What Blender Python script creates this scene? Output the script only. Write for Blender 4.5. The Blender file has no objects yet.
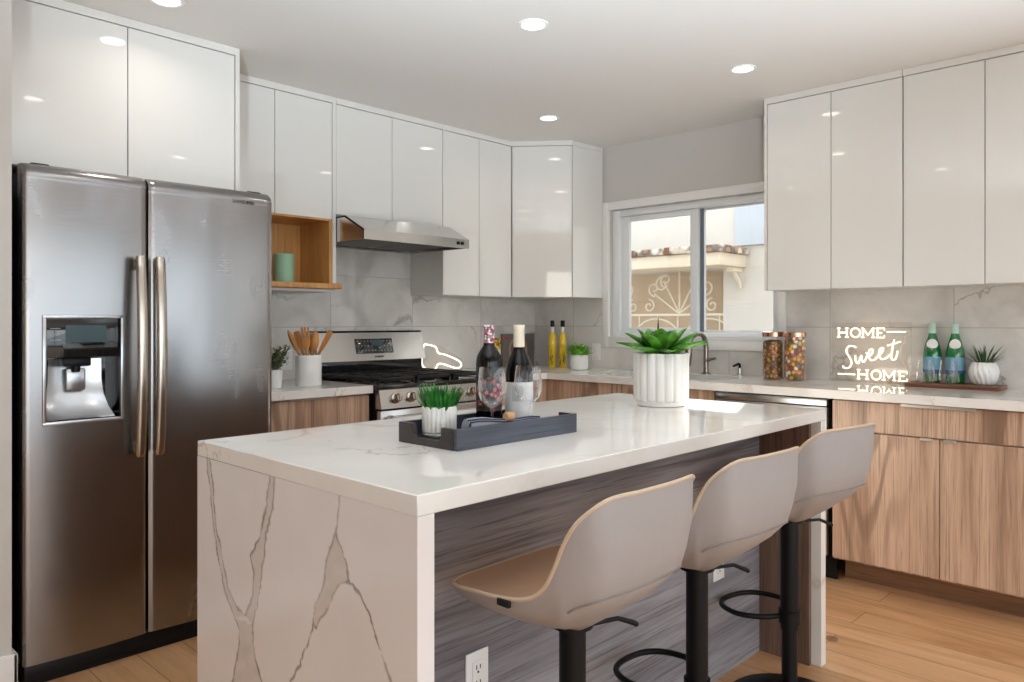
import bpy, bmesh, math, random
import numpy as np
from mathutils import Vector, Matrix

random.seed(7)
C = bpy.context.scene.collection
S = bpy.context.scene
PI = math.pi

# ------------------------------------------------------------------ camera
cd = bpy.data.cameras.new('camera')
cam = bpy.data.objects.new('camera', cd)
C.objects.link(cam)
cam.location = (0, 0, 1.2345)
cam.rotation_euler = (PI / 2, 0, math.radians(43.8067 - 90))
cd.sensor_width = 36
cd.lens = 756.84 / 1024 * 36
cd.shift_y = -(341 - 322.345) / 1024
cd.clip_start = 0.02
S.camera = cam

# ------------------------------------------------------------------ world, sun, daylight, exposure
W = bpy.data.worlds.new('sky')
S.world = W
W.use_nodes = True
bg = W.node_tree.nodes['Background']
bg.inputs[0].default_value = (0.88, 0.95, 1.0, 1)
bg.inputs[1].default_value = 1.6

sl = bpy.data.lights.new('sun', 'SUN')
sl.energy = 16.0
sl.angle = math.radians(0.8)
sl.color = (1.0, 0.95, 0.87)
sun = bpy.data.objects.new('sun', sl)
C.objects.link(sun)
sun.rotation_euler = Vector((-1.86, -0.75, -1.01)).to_track_quat('-Z', 'Y').to_euler()


def area(name, loc, direction, sx, sy, power, col):
    l = bpy.data.lights.new(name, 'AREA')
    l.shape = 'RECTANGLE'
    l.size, l.size_y, l.energy, l.color = sx, sy, power, col
    o = bpy.data.objects.new(name, l)
    C.objects.link(o)
    o.location = loc
    o.rotation_euler = Vector(direction).to_track_quat('-Z', 'Z').to_euler()
    return o


# daylight entering by the windows behind the camera
area('daylight_front_window', (1.0, -3.33, 1.11), (0, 1, 0), 6.0, 2.06, 62, (0.70, 0.86, 1.0))
area('daylight_side_window', (4.28, -1.85, 1.11), (-1, 0, 0), 2.5, 2.06, 9, (0.74, 0.88, 1.0))
area('daylight_left_window', (-2.57, -2.0, 1.11), (1, 0, 0), 1.6, 2.06, 4, (0.80, 0.91, 1.0))

S.view_settings.view_transform = 'Standard'
S.view_settings.look = 'None'
S.view_settings.gamma = 1
S.view_settings.use_curve_mapping = False
S.view_settings.exposure = 0.5
S.cycles.max_bounces = 10
S.cycles.diffuse_bounces = 5
S.cycles.glossy_bounces = 5
S.cycles.transmission_bounces = 8
S.cycles.transparent_max_bounces = 12
S.cycles.sample_clamp_indirect = 6
S.cycles.use_denoising = True
S.cycles.caustics_reflective = False
S.cycles.caustics_refractive = False


# ------------------------------------------------------------------ materials
def srgb(r, g, b):
    f = lambda c: (c / 255 / 12.92) if c / 255 <= 0.04045 else ((c / 255 + 0.055) / 1.055) ** 2.4
    return (f(r), f(g), f(b), 1)


class NT:
    def __init__(s, name):
        s.m = bpy.data.materials.new(name)
        s.m.use_nodes = True
        s.t = s.m.node_tree
        s.p = s.t.nodes['Principled BSDF']

    def n(s, typ, **kw):
        nd = s.t.nodes.new('ShaderNode' + typ)
        for k, v in kw.items():
            setattr(nd, k, v)
        return nd

    def l(s, a, b):
        s.t.links.new(a, b)

    def set(s, **kw):
        for k, v in kw.items():
            s.p.inputs[k.replace('_', ' ')].default_value = v

    def coords(s, scale=(1, 1, 1), rand=0.0, rot=(0, 0, 0)):
        tc = s.n('TexCoord')
        mp = s.n('Mapping')
        mp.inputs['Scale'].default_value = scale
        mp.inputs['Rotation'].default_value = rot
        if rand:
            oi = s.n('ObjectInfo')
            ml = s.n('Math', operation='MULTIPLY')
            s.l(oi.outputs['Random'], ml.inputs[0])
            ml.inputs[1].default_value = rand
            ad = s.n('VectorMath', operation='ADD')
            s.l(tc.outputs['Object'], ad.inputs[0])
            s.l(ml.outputs[0], ad.inputs[1])
            s.l(ad.outputs[0], mp.inputs['Vector'])
        else:
            s.l(tc.outputs['Object'], mp.inputs['Vector'])
        return mp.outputs['Vector']

    def noise(s, vec, scale, detail=4, rough=0.55, dist=0.0):
        nd = s.n('TexNoise')
        nd.inputs['Scale'].default_value = scale
        nd.inputs['Detail'].default_value = detail
        nd.inputs['Roughness'].default_value = rough
        nd.inputs['Distortion'].default_value = dist
        s.l(vec, nd.inputs['Vector'])
        return nd

    def ramp(s, fac, stops):
        r = s.n('ValToRGB')
        e = r.color_ramp.elements
        while len(e) < len(stops):
            e.new(0.5)
        for i, (p, c) in enumerate(stops):
            e[i].position = p
            e[i].color = c if len(c) == 4 else (*c, 1)
        s.l(fac, r.inputs['Fac'])
        return r.outputs['Color']

    def mix(s, fac, a, b, mode='MIX'):
        m = s.n('Mix', data_type='RGBA', blend_type=mode)
        for sock, v in ((m.inputs[0], fac), (m.inputs[6], a), (m.inputs[7], b)):
            if hasattr(v, 'node'):
                s.l(v, sock)
            else:
                sock.default_value = v
        return m.outputs[2]

    def mrange(s, v, a, b, c, d, smooth=True):
        m = s.n('MapRange')
        m.interpolation_type = 'SMOOTHSTEP' if smooth else 'LINEAR'
        s.l(v, m.inputs[0])
        for i, x in enumerate((a, b, c, d)):
            m.inputs[i + 1].default_value = x
        return m.outputs[0]

    def math(s, op, a, b=0.0):
        m = s.n('Math', operation=op)
        for i, v in enumerate((a, b)):
            if hasattr(v, 'node'):
                s.l(v, m.inputs[i])
            else:
                m.inputs[i].default_value = v
        return m.outputs[0]

    def bump(s, h, strength, dist=0.01):
        b = s.n('Bump')
        b.inputs['Strength'].default_value = strength
        b.inputs['Distance'].default_value = dist
        s.l(h, b.inputs['Height'])
        s.l(b.outputs[0], s.p.inputs['Normal'])


def plain(name, col, rough=0.5, metal=0.0, coat=0.0, spec=0.5, var=0.03, vscale=9):
    t = NT(name)
    t.set(Roughness=rough, Metallic=metal, Coat_Weight=coat, Coat_Roughness=0.03)
    t.p.inputs['Specular IOR Level'].default_value = spec
    f = t.noise(t.coords(), vscale, 3).outputs['Fac']
    a = tuple(c * (1 - var) for c in col[:3]) + (1,)
    b = tuple(min(1, c * (1 + var)) for c in col[:3]) + (1,)
    t.l(t.mix(f, a, b), t.p.inputs['Base Color'])
    return t.m


def wood(name, light, mid, dark, axis, rough=0.4, rand=7.0, fine=1.0, cath=0.55, coat=0.0):
    t = NT(name)
    st = lambda k: {'x': (k, 1, 1), 'y': (1, k, 1), 'z': (1, 1, k)}[axis]
    big = t.noise(t.coords(st(0.05), rand), 9, 5, 0.62, 0.5)
    base = t.ramp(big.outputs['Fac'], [(0.30, dark), (0.44, mid), (0.60, light), (0.78, mid)])
    # cathedral figure: contour lines of a stretched field
    fld = t.noise(t.coords(st(0.10), rand), 3.0, 2, 0.4, 0.15)
    ph = t.math('SINE', t.math('MULTIPLY', fld.outputs['Fac'], 120))
    band = t.mrange(ph, 0.1, 1.0, 0, 1)
    msk = t.mrange(t.noise(t.coords(st(0.3), rand), 1.7, 1).outputs['Fac'], 0.42, 0.6, 0.15, 1)
    base = t.mix(t.math('MULTIPLY', t.math('MULTIPLY', band, msk), cath), base, dark)
    fin = t.noise(t.coords(st(0.022), rand), 150 * fine, 3, 0.7)
    pores = t.mrange(fin.outputs['Fac'], 0.48, 0.7, 0, 0.6)
    base = t.mix(pores, base, tuple(c * 0.7 for c in dark[:3]) + (1,))
    t.l(base, t.p.inputs['Base Color'])
    t.set(Roughness=rough, Coat_Weight=coat, Coat_Roughness=0.12)
    t.bump(fin.outputs['Fac'], 0.08, 0.004)
    return t.m


def veins(t, vec, scale, width, warp=0.35, seed=0.0):
    w = t.noise(vec, scale * 1.7, 5, 0.6)
    sub = t.n('VectorMath', operation='SUBTRACT')
    t.l(w.outputs['Color'], sub.inputs[0])
    sub.inputs[1].default_value = (0.5 - seed, 0.5 + seed, 0.5)
    scl = t.n('VectorMath', operation='SCALE')
    t.l(sub.outputs[0], scl.inputs[0])
    scl.inputs['Scale'].default_value = warp / scale * 3
    ad = t.n('VectorMath', operation='ADD')
    t.l(vec, ad.inputs[0])
    t.l(scl.outputs[0], ad.inputs[1])
    f = t.noise(ad.outputs[0], scale, 1, 0.4)
    d = t.math('ABSOLUTE', t.math('SUBTRACT', f.outputs['Fac'], 0.5))
    line = t.mrange(d, 0.0, width, 1, 0)
    msk = t.mrange(t.noise(vec, scale * 1.3, 2).outputs['Fac'], 0.42, 0.62, 0, 1)
    return t.math('MULTIPLY', line, msk)


def quartz(name, painted=False):
    t = NT(name)
    v = t.coords((1, 1.0, 1.0), 0, (0.2, 0.1, 0.7))
    cloud = t.noise(v, 2.5, 4)
    base = t.ramp(cloud.outputs['Fac'], [(0.3, srgb(226, 222, 217)), (0.7, srgb(240, 237, 233))])
    if painted:
        base = t.ramp(cloud.outputs['Fac'], [(0.3, srgb(224, 218, 217)), (0.7, srgb(234, 230, 230))])
        at = t.n('Attribute', attribute_name='vein')
        sp = t.n('SeparateColor')
        t.l(at.outputs['Color'], sp.inputs[0])
        base = t.mix(sp.outputs[1], base, srgb(188, 178, 168))
        base = t.mix(sp.outputs[0], base, srgb(128, 116, 108))
    else:
        base = t.mix(t.math('MULTIPLY', veins(t, v, 1.1, 0.016, 0.25), 0.42), base, srgb(190, 172, 150))
        base = t.mix(t.math('MULTIPLY', veins(t, v, 1.6, 0.006, 0.3, 0.2), 0.45), base, srgb(150, 134, 116))
    t.l(base, t.p.inputs['Base Color'])
    t.set(Roughness=0.045)
    return t.m


def tiles(name, axes):
    """marble tiles 0.6 x 0.3 on a wall, veins and thin grout"""
    t = NT(name)
    tc = t.n('TexCoord')
    sp = t.n('SeparateXYZ')
    t.l(tc.outputs['Object'], sp.inputs[0])
    cb = t.n('CombineXYZ')
    a = t.math('SUBTRACT', sp.outputs['XY'.index(axes[0].upper())], axes[1])
    t.l(a, cb.inputs[0])
    t.l(t.math('SUBTRACT', sp.outputs[2], 0.907), cb.inputs[1])
    br = t.n('TexBrick')
    br.offset = 0.0
    br.inputs['Scale'].default_value = 1
    br.inputs['Brick Width'].default_value = 0.602
    br.inputs['Row Height'].default_value = 0.301
    br.inputs['Mortar Size'].default_value = 0.0022
    br.inputs['Mortar Smooth'].default_value = 0.2
    br.inputs['Color1'].default_value = (0.2, 0.2, 0.2, 1)
    br.inputs['Color2'].default_value = (0.9, 0.9, 0.9, 1)
    t.l(cb.outputs[0], br.inputs['Vector'])
    off = t.n('VectorMath', operation='MULTIPLY')
    t.l(br.outputs['Color'], off.inputs[0])
    off.inputs[1].default_value = (3.7, 2.1, 5.3)
    ad = t.n('VectorMath', operation='ADD')
    t.l(tc.outputs['Object'], ad.inputs[0])
    t.l(off.outputs[0], ad.inputs[1])
    mp = t.n('Mapping')
    mp.inputs['Rotation'].default_value = (0.5, 0.6, 0.3)
    mp.inputs['Scale'].default_value = (1, 1, 1)
    t.l(ad.outputs[0], mp.inputs['Vector'])
    v = mp.outputs[0]
    cl = t.noise(v, 3.5, 5, 0.6, 0.6)
    base = t.ramp(cl.outputs['Fac'], [(0.3, srgb(196, 192, 187)), (0.5, srgb(214, 210, 205)), (0.72, srgb(224, 221, 217))])
    base = t.mix(t.math('MULTIPLY', veins(t, v, 1.0, 0.05, 0.16), 0.45), base, srgb(150, 147, 145))
    base = t.mix(t.math('MULTIPLY', veins(t, v, 1.7, 0.012, 0.2, 0.3), 0.6), base, srgb(128, 124, 121))
    base = t.mix(br.outputs['Fac'], base, srgb(170, 166, 160))
    t.l(base, t.p.inputs['Base Color'])
    t.l(t.mix(br.outputs['Fac'], (0.06, 0.06, 0.06, 1), (0.6, 0.6, 0.6, 1)), t.p.inputs['Roughness'])
    return t.m


def planks(name):
    t = NT(name)
    tc = t.n('TexCoord')
    sp = t.n('SeparateXYZ')
    t.l(tc.outputs['Object'], sp.inputs[0])
    cb = t.n('CombineXYZ')
    t.l(t.math('ADD', sp.outputs[1], 7.3), cb.inputs[0])
    t.l(t.math('ADD', sp.outputs[0], 5.04), cb.inputs[1])
    br = t.n('TexBrick')
    br.offset = 0.37
    br.inputs['Scale'].default_value = 1
    br.inputs['Brick Width'].default_value = 1.5
    br.inputs['Row Height'].default_value = 0.165
    br.inputs['Mortar Size'].default_value = 0.0012
    br.inputs['Color1'].default_value = (0, 0, 0, 1)
    br.inputs['Color2'].default_value = (1, 1, 1, 1)
    t.l(cb.outputs[0], br.inputs['Vector'])
    off = t.n('VectorMath', operation='MULTIPLY')
    t.l(br.outputs['Color'], off.inputs[0])
    off.inputs[1].default_value = (5.1, 3.3, 0)
    ad = t.n('VectorMath', operation='ADD')
    t.l(tc.outputs['Object'], ad.inputs[0])
    t.l(off.outputs[0], ad.inputs[1])
    mp = t.n('Mapping')
    mp.inputs['Scale'].default_value = (1, 0.1, 1)
    t.l(ad.outputs[0], mp.inputs['Vector'])
    g = t.noise(mp.outputs[0], 9, 6, 0.62, 1.2)
    base = t.ramp(g.outputs['Fac'], [(0.30, srgb(168, 118, 76)), (0.5, srgb(208, 159, 113)), (0.70, srgb(226, 180, 136))])
    tone = t.mix(0.22, base, t.mix(br.outputs['Color'], srgb(184, 134, 92), srgb(230, 188, 146)))
    fin = t.noise(mp.outputs[0], 120, 3, 0.7)
    tone = t.mix(t.mrange(fin.outputs['Fac'], 0.55, 0.75, 0, 0.35), tone, srgb(130, 84, 48))
    kn = t.noise(t.coords(), 5.5, 1)
    tone = t.mix(t.mrange(kn.outputs['Fac'], 0.76, 0.8, 0, 0.7), tone, srgb(90, 58, 34))
    tone = t.mix(br.outputs['Fac'], tone, srgb(96, 62, 38))
    t.l(tone, t.p.inputs['Base Color'])
    t.set(Roughness=0.33)
    return t.m


def stainless(name, axis='x', col=(0.315, 0.30, 0.295), smudge=True, rough=0.22):
    t = NT(name)
    sc = {'x': (0.02, 1, 1), 'y': (1, 0.02, 1), 'z': (1, 1, 0.02)}[axis]
    br = t.noise(t.coords(sc), 260, 3, 0.6)
    base = t.ramp(br.outputs['Fac'], [(0.3, tuple(c * 0.96 for c in col)), (0.7, tuple(min(1, c * 1.03) for c in col))])
    r = t.mrange(br.outputs['Fac'], 0.3, 0.7, rough * 0.95, rough * 1.05)
    if smudge:
        v = t.coords((1.0, 1, 0.3), 0, (0, 0.7, 0))
        sm = t.noise(v, 6, 2, 0.45, 1.6)
        k = t.mrange(sm.outputs['Fac'], 0.42, 0.8, 0, 1)
        patch = t.mrange(t.noise(t.coords(), 2.2, 2).outputs['Fac'], 0.4, 0.65, 0.1, 1)
        k = t.math('MULTIPLY', k, patch)
        r = t.math('ADD', r, t.math('MULTIPLY', k, 0.12))
        base = t.mix(t.math('MULTIPLY', k, 0.16), base, (0.5, 0.5, 0.52, 1))
    t.l(base, t.p.inputs['Base Color'])
    t.l(r, t.p.inputs['Roughness'])
    t.set(Metallic=1.0)
    return t.m


def emit(name, col, strength):
    t = NT(name)
    t.set(Base_Color=(*col, 1), Emission_Strength=strength)
    t.p.inputs['Emission Color'].default_value = (*col, 1)
    return t.m


def glass(name, col=(1, 1, 1), rough=0.0, ior=1.45):
    t = NT(name)
    t.set(Base_Color=(*col, 1), Roughness=rough, IOR=ior)
    t.p.inputs['Transmission Weight'].default_value = 1
    return t.m


def pane(name, tint=(0.97, 0.98, 0.98), refl=0.9, f0=0.04, power=5.0):
    """thin clear sheet: see-through with a Fresnel reflection"""
    t = NT(name)
    tr = t.n('BsdfTransparent')
    tr.inputs[0].default_value = (*tint, 1)
    gl = t.n('BsdfGlossy')
    gl.inputs['Roughness'].default_value = 0.01
    gl.inputs['Color'].default_value = (refl, refl, refl, 1)
    lw = t.n('LayerWeight')
    lw.inputs[0].default_value = 0.5
    fr = t.n('MapRange')
    fr.inputs[3].default_value = f0
    fr.inputs[4].default_value = 1.0
    t.l(t.math('POWER', lw.outputs['Facing'], power), fr.inputs[0])
    mx = t.n('MixShader')
    t.l(fr.outputs[0], mx.inputs[0])
    t.l(tr.outputs[0], mx.inputs[1])
    t.l(gl.outputs[0], mx.inputs[2])
    out = t.t.nodes['Material Output']
    t.l(mx.outputs[0], out.inputs[0])
    return t.m


def leafy(name, dark, light, rough=0.4, scale=20):
    t = NT(name)
    f = t.noise(t.coords(), scale, 3)
    t.l(t.ramp(f.outputs['Fac'], [(0.3, dark), (0.7, light)]), t.p.inputs['Base Color'])
    t.set(Roughness=rough)
    t.p.inputs['Subsurface Weight'].default_value = 0.0
    return t.m


def speckle(name, cols, scale, rough=0.35, stretch=(1, 1, 1)):
    t = NT(name)
    v = t.n('TexVoronoi')
    v.inputs['Scale'].default_value = scale
    v.inputs['Randomness'].default_value = 1
    t.l(t.coords(stretch), v.inputs['Vector'])
    sp = t.n('SeparateColor')
    t.l(v.outputs['Color'], sp.inputs[0])
    r = t.n('ValToRGB')
    r.color_ramp.interpolation = 'CONSTANT'
    e = r.color_ramp.elements
    while len(e) < len(cols):
        e.new(0.5)
    for i, c in enumerate(cols):
        e[i].position = i / len(cols)
        e[i].color = c
    t.l(sp.outputs[0], r.inputs['Fac'])
    edge = t.mrange(v.outputs['Distance'], 0.35, 0.75, 0, 0.75)
    t.l(t.mix(edge, r.outputs['Color'], (0.05, 0.025, 0.01, 1)), t.p.inputs['Base Color'])
    t.set(Roughness=rough)
    return t.m


M = {}
M['paint'] = plain('wall_paint', srgb(206, 202, 197), 0.85, spec=0.2, var=0.02, vscale=3)
M['ceiling'] = plain('ceiling_paint', srgb(226, 222, 217), 0.9, spec=0.1, var=0.015, vscale=2)
M['white_trim'] = plain('white_trim_paint', srgb(238, 237, 235), 0.4, var=0.015)
M['vinyl'] = plain('white_vinyl', srgb(236, 238, 240), 0.35, var=0.015)
M['lacquer'] = plain('white_gloss_lacquer', srgb(228, 226, 222), 0.04, coat=0.5, var=0.008, vscale=2)
M['carcass'] = plain('white_cabinet_carcass', srgb(226, 223, 218), 0.35, var=0.01)
M['gap'] = plain('shadow_gap_edge', srgb(70, 66, 62), 0.7)
M['floor'] = planks('oak_planks')
M['oak'] = wood('grey_brown_oak', srgb(214, 182, 157), srgb(190, 157, 133), srgb(136, 106, 88), 'z', 0.33, cath=0.75)
M['oak_h'] = wood('grey_oak_horizontal', srgb(160, 157, 162), srgb(126, 122, 128), srgb(80, 76, 81), 'x', 0.42, cath=0.6)
M['oak_side'] = wood('brown_oak_side', srgb(138, 110, 94), srgb(112, 87, 74), srgb(78, 58, 48), 'z', 0.4, cath=0.35)
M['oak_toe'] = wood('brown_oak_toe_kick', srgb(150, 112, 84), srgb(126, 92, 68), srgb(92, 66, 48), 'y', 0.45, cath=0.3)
M['niche'] = wood('golden_maple', srgb(212, 160, 98), srgb(200, 146, 84), srgb(176, 122, 66), 'z', 0.4, cath=0.2)
M['quartz'] = quartz('white_quartz')
M['quartz_painted'] = quartz('veined_quartz_panel', True)
M['tile_x'] = tiles('marble_tiles_stove_wall', ('x', 0.025))
M['tile_y'] = tiles('marble_tiles_window_wall', ('y', 1.01))
M['steel'] = stainless('brushed_steel', 'x')
M['steel_clean'] = stainless('clean_brushed_steel', 'x', (0.62, 0.61, 0.6), False, 0.2)
M['steel_y'] = stainless('brushed_steel_dishwasher', 'y', (0.72, 0.74, 0.74), False, 0.25)
M['bronze_steel'] = plain('warm_satin_handle', (0.47, 0.42, 0.37, 1), 0.22, 1.0)
M['silver'] = plain('silver_plastic', (0.52, 0.53, 0.55, 1), 0.25, 0.85)
M['nickel'] = plain('brushed_nickel', (0.30, 0.26, 0.23, 1), 0.25, 1.0)
M['pull'] = plain('satin_aluminium_pull', (0.7, 0.68, 0.64, 1), 0.3, 1.0)
M['black'] = plain('matte_black_metal', (0.004, 0.004, 0.0045, 1), 0.45, spec=0.22)
M['iron'] = plain('cast_iron', (0.012, 0.010, 0.009, 1), 0.42, spec=0.35)
M['black_gloss'] = plain('black_glass_panel', (0.008, 0.009, 0.01, 1), 0.04, coat=0.5)
M['black_plastic'] = plain('black_plastic', (0.006, 0.006, 0.007, 1), 0.45, spec=0.25)
M['shell'] = plain('greige_leatherette', srgb(163, 157, 156), 0.5, var=0.04, vscale=30)
M['tan'] = plain('tan_leatherette', srgb(172, 138, 112), 0.48, var=0.05, vscale=25)
M['welt'] = plain('grey_welt', srgb(132, 124, 120), 0.6)
M['piping'] = plain('tan_piping', srgb(198, 176, 152), 0.5)
M['ceramic'] = plain('white_ceramic', srgb(232, 230, 227), 0.3, coat=0.2)
M['ceramic_matte'] = plain('matte_white_ceramic', srgb(228, 225, 221), 0.55)
M['ceramic_pattern'] = speckle('carved_white_ceramic', [srgb(235, 233, 230), srgb(214, 210, 206), srgb(226, 223, 219)], 60, 0.6)
M['soil'] = plain('dark_soil', (0.03, 0.02, 0.013, 1), 0.9)
M['agave'] = leafy('agave_green', srgb(24, 88, 22), srgb(104, 172, 52), 0.32, 22)
M['grass'] = leafy('grass_green', srgb(16, 84, 24), srgb(50, 140, 44), 0.5, 40)
M['bush'] = leafy('bush_green', srgb(60, 130, 28), srgb(136, 196, 62), 0.5, 30)
M['sage'] = leafy('dull_sage_green', srgb(70, 82, 48), srgb(136, 142, 104), 0.7, 30)
M['spiky'] = leafy('deep_spiky_green', srgb(22, 52, 26), srgb(64, 104, 52), 0.5, 30)
M['dark_bloom'] = plain('dark_flower_spike', srgb(70, 56, 56), 0.7)
M['bottle_dark'] = plain('dark_wine_glass', (0.004, 0.003, 0.003, 1), 0.06, spec=0.35)
M['bottle_green'] = plain('green_bottle_glass', (0.003, 0.15, 0.03, 1), 0.06, coat=0.8)
M['clear_glass'] = glass('clear_glass', (1, 1, 1), 0.0, 1.45)
M['thin_glass'] = pane('thin_clear_glass', (0.99, 0.99, 0.99), 1.0, 0.015, 2.2)
M['window_glass'] = pane('window_pane_glass', (0.985, 0.99, 0.99), 0.9)
M['acrylic'] = pane('clear_acrylic', (0.97, 0.965, 0.96), 0.6)
M['oil'] = plain('golden_oil', srgb(232, 196, 30), 0.12, coat=0.5)
M['herb'] = leafy('herbs_in_oil', srgb(60, 48, 10), srgb(120, 92, 20))
M['cork'] = plain('cork', srgb(188, 146, 104), 0.8, var=0.15, vscale=90)
M['copper'] = plain('rose_copper_lid', (0.6, 0.36, 0.26, 1), 0.18, 1.0)
M['nuts'] = speckle('trail_mix', [srgb(150, 92, 36), srgb(92, 54, 22), srgb(206, 152, 60), srgb(120, 80, 40), srgb(64, 40, 22), srgb(190, 120, 50)], 70)
M['candy'] = speckle('wrapped_sweets', [srgb(222, 178, 60), srgb(236, 226, 196), srgb(176, 52, 38), srgb(206, 140, 50), srgb(190, 110, 120), srgb(110, 112, 40)], 55)
M['mint'] = plain('mint_green_enamel', srgb(150, 190, 160), 0.45)
M['cream'] = plain('cream_foil', srgb(226, 214, 192), 0.45)
M['pink_foil'] = speckle('pink_patterned_foil', [srgb(226, 222, 224), srgb(206, 120, 138), srgb(226, 222, 224), srgb(168, 50, 72)], 150, 0.4)
M['flower_label'] = speckle('dark_label_red_flowers', [srgb(24, 16, 18), srgb(24, 16, 18), srgb(24, 16, 18), srgb(150, 44, 62), srgb(30, 18, 20), srgb(24, 16, 18), srgb(200, 120, 134)], 95, 0.5)
M['paper'] = plain('white_paper_label', srgb(226, 224, 222), 0.7, var=0.06, vscale=40)
M['sketch'] = plain('grey_label_print', srgb(196, 198, 202), 0.7, var=0.15, vscale=60)
M['blue_label'] = plain('pale_blue_label', srgb(120, 168, 192), 0.5, var=0.2, vscale=60)
M['blue_band'] = plain('deep_blue_label_band', srgb(52, 92, 150), 0.5)
M['mint_foil'] = plain('pale_mint_foil', srgb(176, 206, 190), 0.35)
M['walnut'] = wood('dark_walnut', srgb(134, 84, 56), srgb(110, 66, 44), srgb(74, 42, 28), 'y', 0.35)
M['utensil'] = wood('utensil_wood', srgb(206, 146, 84), srgb(190, 126, 66), srgb(160, 98, 48), 'z', 0.5)
M['tray'] = wood('espresso_tray_wood', srgb(62, 54, 52), srgb(48, 41, 40), srgb(30, 26, 26), 'x', 0.32)
M['tray_side_sky_tint'] = wood('sky_tinted_tray_wood', srgb(74, 79, 92), srgb(62, 66, 78), srgb(44, 46, 56), 'x', 0.4)  # tray wood with the cool sky reflection painted into its colour
M['napkin'] = plain('grey_linen', srgb(150, 152, 160), 0.9, var=0.08, vscale=80)
M['navy'] = plain('navy_trim', srgb(32, 36, 66), 0.8)
M['cover_dark'] = plain('dark_cookbook_cover', srgb(112, 104, 100), 0.4, var=0.25, vscale=12)
M['dish_tan'] = plain('printed_tan_dish', srgb(176, 142, 112), 0.45)
M['dish_brown'] = plain('printed_brown_food', srgb(112, 74, 50), 0.45, var=0.2, vscale=60)
M['dish_red'] = plain('printed_red_mark', srgb(170, 60, 50), 0.45)
M['yellow_pack'] = speckle('yellow_black_print', [srgb(232, 186, 40), srgb(232, 186, 40), srgb(40, 34, 24), srgb(222, 168, 30)], 70, 0.45)
M['outlet'] = plain('white_outlet_plastic', srgb(236, 234, 232), 0.4)
M['seal'] = plain('grey_window_seal', srgb(110, 122, 132), 0.6)
M['slot'] = plain('outlet_slot', srgb(60, 58, 58), 0.6)
M['neon'] = emit('warm_neon_tube', (1.0, 0.82, 0.60), 1.5)
M['neon_cool'] = emit('white_neon_tube', (1.0, 0.9, 0.76), 1.4)
M['can'] = emit('can_light_lens', (1.0, 0.93, 0.82), 6.0)
M['hood_lamp'] = emit('hood_lamp', (1.0, 0.84, 0.55), 1.2)
M['lcd'] = emit('blue_display', (0.03, 0.06, 0.07), 0.1)
M['button'] = plain('grey_button_print', srgb(150, 152, 156), 0.5)
M['logo'] = plain('dark_grey_lettering', srgb(60, 60, 64), 0.4)
M['filter'] = plain('hood_filter_metal', (0.22, 0.21, 0.2, 1), 0.35, 1.0)
M['stucco'] = plain('white_stucco', srgb(218, 212, 204), 0.9, spec=0.1, var=0.06, vscale=5)
M['stucco_blue'] = plain('pale_grey_stucco', srgb(196, 202, 210), 0.9, spec=0.1, var=0.03)
M['ledge'] = plain('cream_ledge', srgb(232, 218, 196), 0.85, spec=0.1, var=0.09, vscale=14)
M['roof_tile'] = speckle('rust_stained_tiles', [srgb(206, 190, 170), srgb(226, 216, 204), srgb(178, 146, 120), srgb(214, 204, 190)], 12, 0.9)
M['rust'] = plain('rust', srgb(126, 78, 52), 0.9, var=0.25, vscale=30)
M['interior'] = plain('tan_wall_behind_grille', srgb(208, 186, 160), 0.9, spec=0.1, var=0.12, vscale=4)
M['paving'] = plain('grey_paving', srgb(170, 166, 160), 0.9, spec=0.1, var=0.06, vscale=6)
M['fence'] = plain('pale_fence_paint', srgb(214, 212, 206), 0.8, spec=0.1, var=0.04)
M['grille'] = plain('cream_iron', srgb(226, 214, 194), 0.6)


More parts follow.
